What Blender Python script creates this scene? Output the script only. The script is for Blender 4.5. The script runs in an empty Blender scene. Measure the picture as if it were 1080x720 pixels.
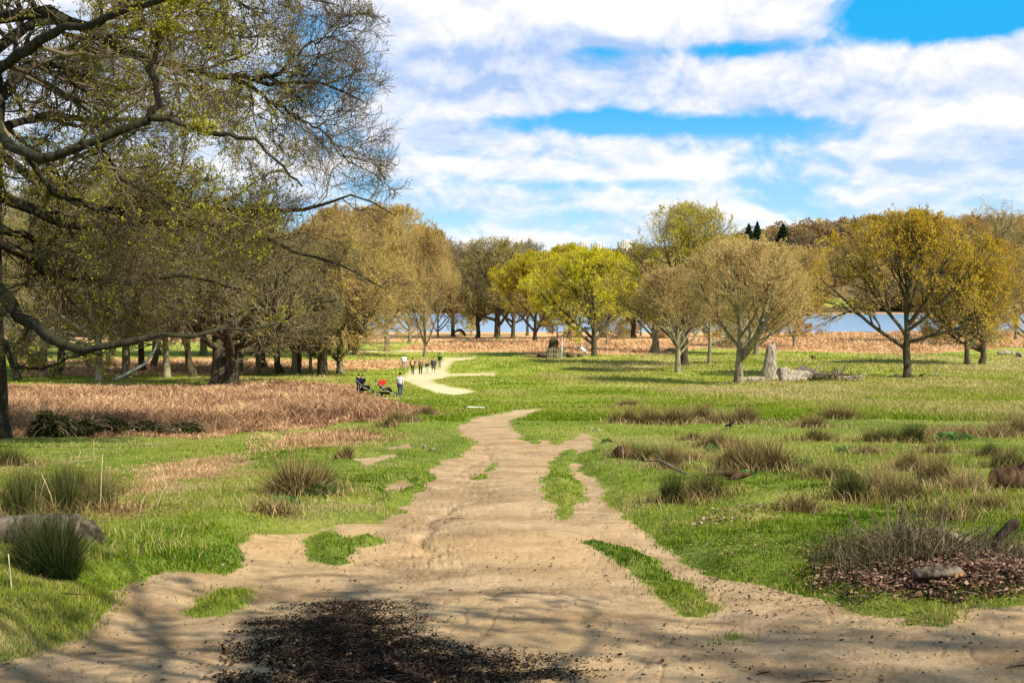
import bpy, math, random
import numpy as np
from mathutils import Vector, Matrix

R = math.radians
SC = bpy.context.scene
COL = SC.collection
rng = np.random.default_rng(11)
random.seed(5)

# ------------------------------------------------------------------ camera
F = 1200.0                       # focal length in photograph pixels (1080 wide)
PITCH = math.atan(42.0 / F)
cam_data = bpy.data.cameras.new('camera')
cam_data.lens = 36.0 * F / 1080.0
cam_data.sensor_width = 36.0
cam_data.clip_start = 0.1
cam_data.clip_end = 8000
cam = bpy.data.objects.new('camera', cam_data)
COL.objects.link(cam)
cam.location = (0, 0, 0)
cam.rotation_euler = (math.pi / 2 - PITCH, 0, 0)
SC.camera = cam

# ------------------------------------------------------------------ light
SUN_AZ = math.atan2(0.82, -0.57)          # from +Y towards +X
SUN_EL = R(43)
SUN_DIR = Vector((math.sin(SUN_AZ) * math.cos(SUN_EL), math.cos(SUN_AZ) * math.cos(SUN_EL), math.sin(SUN_EL)))
sd = bpy.data.lights.new('sun', 'SUN')
sd.energy = 4.9
sd.angle = R(0.6)
sd.color = (1.0, 0.93, 0.80)
so = bpy.data.objects.new('sun', sd)
so.rotation_euler = SUN_DIR.to_track_quat('Z', 'Y').to_euler()
so.location = (40, -20, 60)
COL.objects.link(so)

SC.view_settings.view_transform = 'Standard'
SC.view_settings.look = 'None'
SC.view_settings.exposure = 0.62
SC.view_settings.gamma = 1.0
SC.cycles.max_bounces = 6
SC.cycles.diffuse_bounces = 2
SC.cycles.transmission_bounces = 3
SC.cycles.use_denoising = True


class NT:
    """tiny helper for building node graphs"""
    def __init__(s, tree):
        s.t = tree
        s.n = tree.nodes
        s.l = tree.links

    def new(s, kind, **kw):
        nd = s.n.new(kind)
        for k, v in kw.items():
            setattr(nd, k, v)
        return nd

    def put(s, sock, v):
        if isinstance(v, bpy.types.NodeSocket):
            s.l.new(v, sock)
        elif v is not None:
            try:
                sock.default_value = v
            except Exception:
                sock.default_value = tuple(v) + (1.0,)

    def m(s, op, a, b=None, c=None, clamp=False):
        nd = s.new('ShaderNodeMath', operation=op, use_clamp=clamp)
        s.put(nd.inputs[0], a)
        if b is not None: s.put(nd.inputs[1], b)
        if c is not None: s.put(nd.inputs[2], c)
        return nd.outputs[0]

    def mix(s, f, a, b, blend='MIX'):
        nd = s.new('ShaderNodeMix', data_type='RGBA', blend_type=blend)
        s.put(nd.inputs[0], f)
        s.put(nd.inputs[6], a)
        s.put(nd.inputs[7], b)
        return nd.outputs[2]

    def ss(s, v, a, b):
        nd = s.new('ShaderNodeMapRange', interpolation_type='SMOOTHSTEP')
        s.put(nd.inputs[0], v); s.put(nd.inputs[1], a); s.put(nd.inputs[2], b)
        return nd.outputs[0]

    def noise(s, vec, scale, detail=4, rough=0.55, dist=0.0):
        nd = s.new('ShaderNodeTexNoise')
        if vec is not None: s.put(nd.inputs['Vector'], vec)
        nd.inputs['Scale'].default_value = scale
        nd.inputs['Detail'].default_value = detail
        nd.inputs['Roughness'].default_value = rough
        nd.inputs['Distortion'].default_value = dist
        return nd.outputs[0]

    def xyz(s, x, y, z):
        nd = s.new('ShaderNodeCombineXYZ')
        s.put(nd.inputs[0], x); s.put(nd.inputs[1], y); s.put(nd.inputs[2], z)
        return nd.outputs[0]


def rgb(r, g, b):
    return (r, g, b, 1.0)


# ------------------------------------------------------------------ sky
def build_world():
    w = bpy.data.worlds.new('World')
    SC.world = w
    w.use_nodes = True
    T = NT(w.node_tree)
    T.n.clear()
    out = T.new('ShaderNodeOutputWorld')
    bg = T.new('ShaderNodeBackground')
    bg.inputs[1].default_value = 0.084
    sky = T.new('ShaderNodeTexSky', sky_type='NISHITA')
    sky.sun_disc = False
    sky.sun_elevation = SUN_EL
    sky.sun_rotation = SUN_AZ
    sky.air_density = 1.0
    sky.dust_density = 0.6
    sky.ozone_density = 2.2
    hs = T.new('ShaderNodeHueSaturation')
    hs.inputs['Hue'].default_value = 0.482
    hs.inputs['Saturation'].default_value = 1.42
    hs.inputs['Value'].default_value = 1.0
    T.l.new(sky.outputs[0], hs.inputs['Color'])
    tc = T.new('ShaderNodeTexCoord')
    sp = T.new('ShaderNodeSeparateXYZ')
    T.l.new(tc.outputs['Generated'], sp.inputs[0])
    x, y, z = sp.outputs
    az = T.m('ARCTAN2', x, y)
    el = T.m('ARCSINE', z)
    elp = T.m('MAXIMUM', el, 0.0)
    v = T.m('MULTIPLY', T.m('LOGARITHM', T.m('ADD', elp, 0.09), math.e), 4.9)
    u = T.m('MULTIPLY', az, 12.0)

    def dens(dv):
        vec = T.xyz(u, T.m('ADD', v, dv), 3.7)
        wv = T.new('ShaderNodeTexNoise'); wv.inputs['Scale'].default_value = 0.9; wv.inputs['Detail'].default_value = 3
        T.l.new(vec, wv.inputs['Vector'])
        mv = T.new('ShaderNodeVectorMath', operation='MULTIPLY_ADD')
        T.l.new(wv.outputs['Color'], mv.inputs[0]); mv.inputs[1].default_value = (0.9, 0.5, 0.3)
        T.l.new(vec, mv.inputs[2])
        return T.noise(mv.outputs[0], 0.62, 9, 0.56)
    n0 = dens(0.0)
    n1 = dens(0.26)

    def blob(px, py, sx, sy, amp):
        a0 = math.atan((px - 540) / F)
        e0 = math.atan((318 - py) / F)
        da = T.m('DIVIDE', T.m('SUBTRACT', az, a0), sx / F)
        de = T.m('DIVIDE', T.m('SUBTRACT', el, e0), sy / F)
        r2 = T.m('ADD', T.m('MULTIPLY', da, da), T.m('MULTIPLY', de, de))
        return T.m('MULTIPLY', T.m('EXPONENT', T.m('MULTIPLY', r2, -1.0)), amp)

    def total(items, start):
        acc = start
        for it in items:
            acc = T.m('ADD', acc, blob(*it))
        return acc
    cover = [(985, 16, 115, 40, -0.55), (1075, 45, 60, 22, -0.2), (630, 56, 60, 10, -0.15), (780, 58, 85, 10, -0.19), (600, 128, 120, 10, -0.13),
             (740, 137, 140, 11, -0.16), (600, 195, 220, 8, -0.10), (560, 232, 150, 10, -0.08), (470, 165, 80, 9, -0.10),
             (980, 150, 80, 10, -0.10), (770, 215, 160, 14, -0.07), (700, 20, 170, 32, 0.30), (500, 30, 120, 36, 0.12), (1040, 92, 90, 22, 0.2),
             (700, 95, 230, 22, 0.10), (640, 185, 90, 9, 0.12), (467, 176, 30, 9, 0.18), (1000, 190, 130, 12, 0.10),
             (560, 155, 170, 12, 0.06), (520, 105, 120, 20, 0.1)]
    d = total(cover, n0)
    high = T.ss(el, 0.28, 0.75)
    d = T.m('SUBTRACT', d, T.m('MULTIPLY', high, 0.13))  # clouds thinned overhead, out of view, so less ambient light comes down
    alpha = T.ss(d, 0.32, 0.50)
    lit = T.m('MULTIPLY_ADD', T.m('SUBTRACT', n0, n1), 5.2, 0.46)
    lights = [(720, 12, 160, 34, 0.75), (640, 186, 100, 9, 0.45), (468, 177, 26, 8, 0.6), (1062, 140, 22, 14, 0.7), (925, 172, 30, 7, 0.5), (740, 178, 50, 12, 0.4),
              (800, 78, 60, 12, 0.3), (1040, 95, 70, 22, 0.3), (520, 246, 60, 6, 0.4), (1000, 195, 60, 8, 0.35), (780, 58, 100, 9, -0.4), (560, 60, 160, 10, -0.25),
              (1070, 160, 40, 12, -0.3), (600, 130, 180, 10, -0.2)]
    lit = T.m('ADD', total(lights, lit), 0.0, clamp=True)
    c_sh = T.mix(T.ss(el, 0.03, 0.2), rgb(4.6, 6.2, 8.1), rgb(3.7, 4.9, 7.4))
    cc = T.mix(lit, c_sh, rgb(9.2, 8.7, 8.4))
    # thin veil low down
    pale = T.mix(T.ss(el, 0.0, 0.20), rgb(5.0, 7.4, 9.2), rgb(0.1, 3.9, 8.2))
    base = T.mix(0.80, hs.outputs[0], pale)
    high_blue = T.mix(T.ss(el, 0.3, 0.9), base, hs.outputs[0])
    fin = T.mix(T.m('MULTIPLY', alpha, 0.93), high_blue, cc)
    # upper dome, above the view, darkened to cut the ambient light
    fin = T.mix(T.m('MULTIPLY', T.ss(el, 0.3, 0.9), 0.62), fin, T.mix(1.0, hs.outputs[0], rgb(0.8, 0.8, 0.8), 'MULTIPLY'))
    T.l.new(fin, bg.inputs[0])
    T.l.new(bg.outputs[0], out.inputs[0])


build_world()


# ------------------------------------------------------------------ helpers: noise and meshes
def vnoise(x, y, seed=0):
    xi = np.floor(x).astype(np.int64); yi = np.floor(y).astype(np.int64)
    fx = x - xi; fy = y - yi
    fx = fx * fx * (3 - 2 * fx); fy = fy * fy * (3 - 2 * fy)

    def h(a, b):
        n = (a * 374761393 + b * 668265263 + seed * 974711) & 0x7fffffff
        n = ((n ^ (n >> 13)) * 1274126177) & 0x7fffffff
        n = (n ^ (n >> 16)) & 0xffff
        return n / 65535.0
    a = h(xi, yi); b = h(xi + 1, yi); c = h(xi, yi + 1); d_ = h(xi + 1, yi + 1)
    return (a + (b - a) * fx) * (1 - fy) + (c + (d_ - c) * fx) * fy


def fbm(x, y, o=4, seed=0):
    s = 0; a = 0.5
    for i in range(o):
        s = s + a * (vnoise(x * 2 ** i, y * 2 ** i, seed + i * 7) - 0.5)
        a *= 0.5
    return s


def sstep(a, b, v):
    t = np.clip((v - a) / (b - a), 0, 1)
    return t * t * (3 - 2 * t)


def make_mesh(name, verts, quads=None, tris=None, mats=(), quad_mat=None, tri_mat=None, smooth=False, attrs=None):
    me = bpy.data.meshes.new(name)
    verts = np.asarray(verts, dtype=np.float32)
    nq = 0 if quads is None else len(quads)
    nt = 0 if tris is None else len(tris)
    me.vertices.add(len(verts))
    me.vertices.foreach_set('co', verts.ravel())
    loops = []
    if nq: loops.append(np.asarray(quads, dtype=np.int32).ravel())
    if nt: loops.append(np.asarray(tris, dtype=np.int32).ravel())
    lv = np.concatenate(loops)
    me.loops.add(len(lv))
    me.loops.foreach_set('vertex_index', lv)
    me.polygons.add(nq + nt)
    starts = np.concatenate([np.arange(nq) * 4, nq * 4 + np.arange(nt) * 3]).astype(np.int32)
    totals = np.concatenate([np.full(nq, 4), np.full(nt, 3)]).astype(np.int32)
    me.polygons.foreach_set('loop_start', starts)
    me.polygons.foreach_set('loop_total', totals)
    for m in mats: me.materials.append(m)
    if quad_mat is not None or tri_mat is not None:
        mi = np.concatenate([np.zeros(nq, np.int32) if quad_mat is None else np.asarray(quad_mat, np.int32),
                             np.zeros(nt, np.int32) if tri_mat is None else np.asarray(tri_mat, np.int32)])
        me.polygons.foreach_set('material_index', mi.astype(np.int32))
    if smooth:
        me.polygons.foreach_set('use_smooth', np.ones(nq + nt, dtype=bool))
    if attrs:
        for k, a in attrs.items():
            at = me.attributes.new(k, 'FLOAT', 'POINT')
            at.data.foreach_set('value', np.asarray(a, dtype=np.float32))
    me.update()
    me.validate()
    return me


class Buf:
    """collects numpy pieces into one mesh"""
    def __init__(s):
        s.v = []; s.q = []; s.t = []; s.qm = []; s.tm = []; s.a = []; s.n = 0

    def add(s, v, q=None, t=None, mat=0, tint=0.5):
        v = np.asarray(v, float).reshape(-1, 3)
        s.v.append(v)
        s.a.append(np.broadcast_to(np.asarray(tint, float), (len(v),)).copy())
        if q is not None and len(q):
            s.q.append(np.asarray(q) + s.n); s.qm.append(np.full(len(q), mat))
        if t is not None and len(t):
            s.t.append(np.asarray(t) + s.n); s.tm.append(np.full(len(t), mat))
        s.n += len(v)

    def mesh(s, name, mats, smooth=False):
        q = np.concatenate(s.q) if s.q else None
        t = np.concatenate(s.t) if s.t else None
        return make_mesh(name, np.concatenate(s.v), q, t, mats,
                         np.concatenate(s.qm) if s.q else None, np.concatenate(s.tm) if s.t else None,
                         smooth, {'tint': np.concatenate(s.a)})


def link(name, me, parent=None, loc=None):
    o = bpy.data.objects.new(name, me)
    COL.objects.link(o)
    if parent is not None: o.parent = parent
    if loc is not None: o.location = loc
    return o


def thing(name, label, cat, loc=(0, 0, 0), rz=0.0, group=None):
    o = bpy.data.objects.new(name, None)
    COL.objects.link(o)
    o.location = loc
    o.rotation_euler = (0, 0, rz)
    o['label'] = label; o['category'] = cat
    if group: o['group'] = group
    return o


def tag(o, label=None, cat=None, group=None, kind=None):
    if label: o['label'] = label
    if cat: o['category'] = cat
    if group: o['group'] = group
    if kind: o['kind'] = kind
    return o


def dup(root, loc, rz=0.0, scale=1.0, label=None, group=None):
    r = root.copy(); COL.objects.link(r)
    r.location = loc; r.rotation_euler = (0, 0, rz)
    r.scale = scale if hasattr(scale, '__len__') else (scale,) * 3
    if label: r['label'] = label
    if group: r['group'] = group
    for ch in list(root.children):
        c = ch.copy(); COL.objects.link(c); c.parent = r
        for g in ch.children:
            d_ = g.copy(); COL.objects.link(d_); d_.parent = c
    return r


def norm(a):
    return a / np.maximum(np.linalg.norm(a, axis=-1, keepdims=True), 1e-9)


def tubes(P, Rad, sides=4, cap=False):
    """P [B,k,3], Rad [B,k] -> verts, quads"""
    P = np.asarray(P, float); Rad = np.asarray(Rad, float)
    B, k, _ = P.shape
    tan = np.empty_like(P)
    tan[:, 1:-1] = P[:, 2:] - P[:, :-2]
    tan[:, 0] = P[:, 1] - P[:, 0]
    tan[:, -1] = P[:, -1] - P[:, -2]
    tan = norm(tan)
    mean = norm(P[:, -1] - P[:, 0])
    ref = np.where(np.abs(mean[:, 2:3]) < 0.8, np.array([[0, 0, 1.0]]), np.array([[1.0, 0, 0]]))[:, None, :]
    u = norm(np.cross(tan, np.broadcast_to(ref, tan.shape)))
    w = np.cross(tan, u)
    ang = np.arange(sides) * 2 * math.pi / sides
    V = P[:, :, None, :] + Rad[:, :, None, None] * (np.cos(ang)[None, None, :, None] * u[:, :, None, :] + np.sin(ang)[None, None, :, None] * w[:, :, None, :])
    idx = np.arange(B * k * sides).reshape(B, k, sides)
    a = idx[:, :-1, :]; b = np.roll(idx, -1, axis=2)[:, :-1, :]
    c = np.roll(idx, -1, axis=2)[:, 1:, :]; d_ = idx[:, 1:, :]
    Q = np.stack([a, b, c, d_], -1).reshape(-1, 4)
    V = V.reshape(-1, 3)
    if cap:
        tr = []; extra = []; n = len(V)
        for bi in range(B):
            for end, ring in ((0, idx[bi, 0]), (1, idx[bi, -1])):
                extra.append(P[bi, 0] if end == 0 else P[bi, -1])
                ci = n + len(extra) - 1
                for j in range(sides):
                    r0, r1 = ring[j], ring[(j + 1) % sides]
                    tr.append((ci, r1, r0) if end == 0 else (ci, r0, r1))
        return np.vstack([V, extra]), Q, np.array(tr)
    return V, Q


def leaves(C, size, r, aspect=0.7, up=0.0):
    """random diamond leaves at centres C"""
    n = len(C)
    a = norm(r.normal(size=(n, 3)) + np.array([0, 0, up]))
    b = norm(np.cross(a, r.normal(size=(n, 3))))
    s = (size * r.uniform(0.55, 1.4, n))[:, None] if np.isscalar(size) else (size * r.uniform(0.55, 1.4, n))[:, None]
    V = np.stack([C - a * s, C + b * s * aspect, C + a * s, C - b * s * aspect], 1).reshape(-1, 3)
    Q = np.arange(n * 4).reshape(n, 4)
    return V, Q


# ------------------------------------------------------------------ terrain profile
PY = np.array([-60, 0, 3, 5.2, 7.3, 10.5, 16, 27, 42, 53, 82, 123, 175, 250, 318, 345, 380, 800, 840, 870, 1000, 3000.0])
PZ = np.array([-0.9, -1.6, -1.68, -1.745, -1.96, -2.29, -2.69, -3.42, -4.27, -4.95, -6.85, -7.9, -8.3, -8.62, -8.85, -9.15, -10.5, -10.5, -9.15, -8.5, -5.5, 5.0])
_gy = np.concatenate([np.linspace(-60, 60, 1201), np.geomspace(60.2, 3000, 2400)])
_gz = np.interp(_gy, PY, PZ)
for _ in range(3):   # soften the corners
    _k = np.array([1, 2, 3, 2, 1]) / 9.0
    _gz[2:-2] = np.convolve(_gz, _k, 'valid')


def base(y):
    return np.interp(y, _gy, _gz)


def proj(x, y, z):
    """world -> photograph pixel (only to place things while building)"""
    dep = y * math.cos(PITCH) - z * math.sin(PITCH)
    v = z * math.cos(PITCH) + y * math.sin(PITCH)
    return 540 + F * x / dep, 360 - F * v / dep


_ty = _gy[_gy > 3.0]
_tpy = proj(0, _ty, base(_ty))[1]
_mono = np.minimum.accumulate(_tpy)


def ground_xy(px, py):
    px = np.asarray(px, float); py = np.asarray(py, float)
    y = np.interp(-py, -_mono, _ty)
    z = base(y)
    dep = y * math.cos(PITCH) - z * math.sin(PITCH)
    return (px - 540) / F * dep, y


def at(px, py, y):
    """pixel at a known distance y -> world point"""
    t = math.tan(PITCH + math.atan((py - 360) / F))
    z = -t * y
    dep = y * math.cos(PITCH) - z * math.sin(PITCH)
    return np.array([(px - 540) / F * dep, y, z])


class Poly:
    def __init__(s, pts):
        p = np.array(pts, float)
        x, y = ground_xy(p[:, 0], p[:, 1])
        s.p = np.stack([x, y], 1)

    def sd(s, x, y):
        """signed distance, positive inside, scaled by distance"""
        p = s.p; q = np.roll(p, -1, 0)
        best = np.full(x.shape, 1e9); ins = np.zeros(x.shape, bool)
        for (ax, ay), (bx, by) in zip(p, q):
            dx, dy = bx - ax, by - ay
            L = dx * dx + dy * dy + 1e-12
            t = np.clip(((x - ax) * dx + (y - ay) * dy) / L, 0, 1)
            # depth differences count less far away (seen at a flat angle)
            k = 1.0 / (1 + 0.05 * np.maximum(y, 1))
            dd = np.sqrt((x - ax - t * dx) ** 2 + ((y - ay - t * dy) * k) ** 2)
            best = np.minimum(best, dd)
            with np.errstate(divide='ignore', invalid='ignore'):
                cross = ((ay > y) != (by > y)) & (x < (bx - ax) * (y - ay) / (by - ay + 1e-15) + ax)
            ins ^= cross
        return np.where(ins, best, -best)


PATH_PARTS = [
    Poly([(-40, 800), (-40, 712), (0, 702), (50, 685), (100, 664), (118, 640), (132, 622), (178, 606), (240, 596), (262, 566), (330, 561), (362, 553), (395, 551), (420, 540), (438, 520),
          (462, 506), (452, 496), (470, 486), (492, 480), (502, 469), (488, 458), (486, 449), (500, 441), (526, 435), (545, 430), (566, 428), (575, 431), (552, 436), (540, 444), (541, 455),
          (556, 462), (574, 466), (590, 473), (604, 464), (610, 458), (624, 458), (628, 464), (622, 473), (608, 481), (609, 492), (622, 501), (640, 518), (638, 533), (660, 549), (690, 566),
          (716, 582), (745, 598), (800, 608), (850, 624), (905, 640), (960, 646), (1030, 640), (1140, 640), (1140, 800)]),
    Poly([(426, 399), (432, 391), (452, 388), (470, 391), (474, 394), (520, 393.5), (520, 396), (476, 397), (455, 400), (458, 404), (476, 408), (494, 411), (500, 413.5), (480, 417.5), (462, 414.5), (443, 408), (434, 403)]),
    Poly([(463, 384), (470, 376.5), (500, 377), (498, 379), (478, 381), (470, 391), (462, 391)]),
    Poly([(404, 516), (425, 508), (432, 512), (416, 520)]),
    Poly([(378, 487), (415, 480), (420, 483), (388, 493)]),
    Poly([(408, 472), (432, 468), (430, 474), (410, 478)]),
    Poly([(372, 531), (392, 526), (396, 530), (380, 535)]),
    Poly([(370, 370.5), (470, 369.5), (470, 371), (370, 372)]),
]
GRASS_HOLES = [
    Poly([(604, 474), (586, 484), (574, 498), (573, 514), (578, 532), (590, 552), (602, 548), (614, 530), (616, 519), (605, 506), (600, 494), (606, 482)]),
    Poly([(608, 569), (624, 578), (652, 592), (680, 606), (700, 620), (722, 636), (740, 638), (757, 630), (744, 616), (716, 598), (690, 586), (660, 577), (626, 569)]),
    Poly([(196, 640), (208, 622), (240, 612), (268, 612), (262, 624), (236, 640)]),
    Poly([(318, 566), (330, 560), (352, 556), (366, 562), (372, 578), (360, 586), (330, 582)]),
    Poly([(366, 568), (376, 562), (400, 560), (404, 568), (384, 572)]),
    Poly([(548, 462), (560, 464), (574, 468), (566, 470), (552, 467)]),
    Poly([(752, 660), (762, 654), (786, 654), (784, 660)]),
    Poly([(500, 506), (516, 492), (524, 487), (520, 494), (506, 506)]),
    Poly([(962, 652), (980, 648), (1002, 650), (990, 656)]),
]
BRACKEN = [
    Poly([(-60, 463), (-60, 404), (230, 405), (300, 400), (372, 405), (384, 414), (400, 420), (440, 428), (462, 436), (440, 441), (418, 449), (380, 446), (330, 452), (262, 456), (214, 462)]),
    Poly([(118, 530), (124, 498), (180, 488), (268, 478), (280, 490), (250, 500), (262, 508), (200, 516), (180, 530)]),
    Poly([(-20, 498), (30, 496), (34, 504), (-20, 508)]),
    Poly([(58, 562), (66, 546), (120, 540), (182, 548), (176, 562), (120, 570)]),
    Poly([(20, 396), (20, 380), (240, 379), (360, 380), (452, 379), (452, 386), (410, 390), (368, 391), (250, 393)]),
    Poly([(420, 371), (430, 364), (470, 358), (560, 357), (700, 359), (800, 353), (900, 350), (1180, 349), (1180, 365), (1080, 366), (960, 374), (900, 372), (740, 366), (700, 374), (560, 375), (540, 371), (450, 372)]),
    Poly([(270, 466), (300, 456), (400, 452), (420, 462), (380, 470), (320, 476), (270, 480)]),
]
STRAW = [
    Poly([(560, 384), (560, 376), (700, 376), (1180, 372), (1180, 398), (900, 392), (760, 394), (620, 392)]),
    Poly([(520, 397), (700, 394), (560, 402)]),
    Poly([(830, 396), (1180, 394), (1180, 446), (900, 440), (760, 425), (700, 412)]),
    Poly([(240, 398), (368, 393), (372, 404), (300, 400), (240, 404)]),
    Poly([(740, 562), (760, 544), (812, 543), (808, 554)]),
]
LITTER = [
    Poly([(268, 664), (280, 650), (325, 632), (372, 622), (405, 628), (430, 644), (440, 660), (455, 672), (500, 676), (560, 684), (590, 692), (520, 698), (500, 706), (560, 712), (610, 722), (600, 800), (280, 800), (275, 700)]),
    Poly([(846, 616), (862, 600), (930, 596), (1000, 600), (1050, 596), (1140, 588), (1140, 634), (1000, 640), (900, 628)]),
]
# raised heap of the dead brush on the right
def multi_sd(polys, x, y):
    r = polys[0].sd(x, y)
    for p in polys[1:]:
        r = np.maximum(r, p.sd(x, y))
    return r


def dirt_sd(x, y):
    s = multi_sd(PATH_PARTS, x, y)
    h = multi_sd(GRASS_HOLES, x, y)
    wob = (fbm(x * 1.7, y * 1.7, 3, 5) * 0.35 + fbm(x * 7, y * 7, 2, 9) * 0.16) * np.clip(0.5 + y / 20, 0.5, 2.5)
    return np.minimum(s, -h) + wob * 0.8


def height(x, y, sdv=None):
    x = np.asarray(x, float); y = np.asarray(y, float)
    b = base(y)
    near = np.exp(-np.maximum(y, 0) / 60.0)
    h = b + fbm(x * 0.25 + 9, y * 0.25, 3, 21) * 0.22 * sstep(4, 12, y) * (1 - sstep(300, 330, y)) + fbm(x * 0.05, y * 0.05, 2, 33) * 0.7 * sstep(25, 90, y) * (1 - sstep(250, 325, y))
    if sdv is None: sdv = dirt_sd(x, y)
    bank = sstep(0.02, 0.32, -sdv)
    h = h + (bank * (0.05 + 0.07 * (vnoise(x * 2.3, y * 2.3, 3))) + fbm(x * 3.1, y * 3.1, 3, 71) * 0.10 * bank) * np.exp(-np.maximum(y - 8, 0) / 30)
    # worn ruts and roots in the bare earth
    rut = fbm(x * 0.6 + 3, y * 0.25, 3, 44) * 0.16 + fbm(x * 4, y * 4, 4, 45) * 0.022 - 0.012 * sstep(0.02, 0.0, np.abs(fbm(x * 0.9, y * 0.9, 4, 46))) * sstep(-0.05, 0.15, fbm(x * 0.3, y * 0.3, 2, 47))
    h = h + rut * (1 - bank) * near
    # shallow gullies cut by water along the path
    gx = -0.62 - 0.35 * np.exp(-(y - 8) * 0.25) + 0.16 * np.sin(y * 0.9) + 0.5 * fbm(y * 0.7, y * 0 + 3, 2, 60)
    band = np.exp(-((x - gx) / 0.42) ** 2) * sstep(8, 9.5, y) * (1 - sstep(26, 34, y))
    tr_ = fbm(x * 2.2, y * 1.3, 4, 88) * 14
    h = h - 0.020 * band * (tr_ - np.floor(tr_)) * (1 - bank) - 0.02 * band * (1 - bank)
    tr2 = fbm(x * 0.9, y * 0.55, 4, 89) * 9
    h = h - 0.010 * sstep(0.75, 1.0, tr2 - np.floor(tr2)) * (1 - bank) * near
    h = h - 0.045 * np.exp(-((x - gx) / 0.07) ** 2) * sstep(-0.1, 0.3, fbm(x * 0.8, y * 0.8, 2, 61)) * sstep(8, 10, y) * (1 - sstep(26, 34, y)) * (1 - bank)
    h = h + (0.10 * sstep(1.5, 3.4, np.abs(x + 0.3)) - 0.06) * (1 - sstep(10, 18, y)) * sstep(3, 5, y)
    # the bank on the left in the near corner
    h = h + 0.10 * sstep(-2.0, -3.4, x) * (1 - sstep(9, 15, y)) * sstep(2, 5, y)
    # far hills
    r = y
    side = sstep(60, 330, x * 1000 / np.maximum(r, 300))
    h = h + sstep(870, 1150, r) * (32 + 36 * side) + sstep(1000, 1500, r) * 12 + fbm(x / 160, y / 160, 3, 51) * 16 * sstep(870, 1000, r)
    return h


def H(x, y):
    return float(height(np.array([x], float), np.array([y], float))[0])


def gp(px, py, dz=0.0):
    x, y = ground_xy(px, py)
    x = float(x); y = float(y)
    return Vector((x, y, H(x, y) + dz))


def gnd_many(px, py):
    x, y = ground_xy(px, py)
    return x, y


# ------------------------------------------------------------------ materials
MATS = {}


def new_mat(name):
    m = bpy.data.materials.new(name)
    m.use_nodes = True
    T = NT(m.node_tree)
    T.n.clear()
    MATS[name] = m
    return m, T


def principled(T, col, rough=0.9, bump=None, bstr=0.3, bdist=0.02, spec=0.2):
    out = T.new('ShaderNodeOutputMaterial')
    p = T.new('ShaderNodeBsdfPrincipled')
    T.put(p.inputs['Base Color'], col)
    T.put(p.inputs['Roughness'], rough)
    p.inputs['Specular IOR Level'].default_value = spec
    if bump is not None:
        b = T.new('ShaderNodeBump')
        b.inputs['Strength'].default_value = bstr
        b.inputs['Distance'].default_value = bdist
        T.l.new(bump, b.inputs['Height'])
        T.l.new(b.outputs[0], p.inputs['Normal'])
    T.l.new(p.outputs[0], out.inputs[0])
    return p


def attr(T, name):
    a = T.new('ShaderNodeAttribute', attribute_name=name)
    return a.outputs['Fac']


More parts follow.
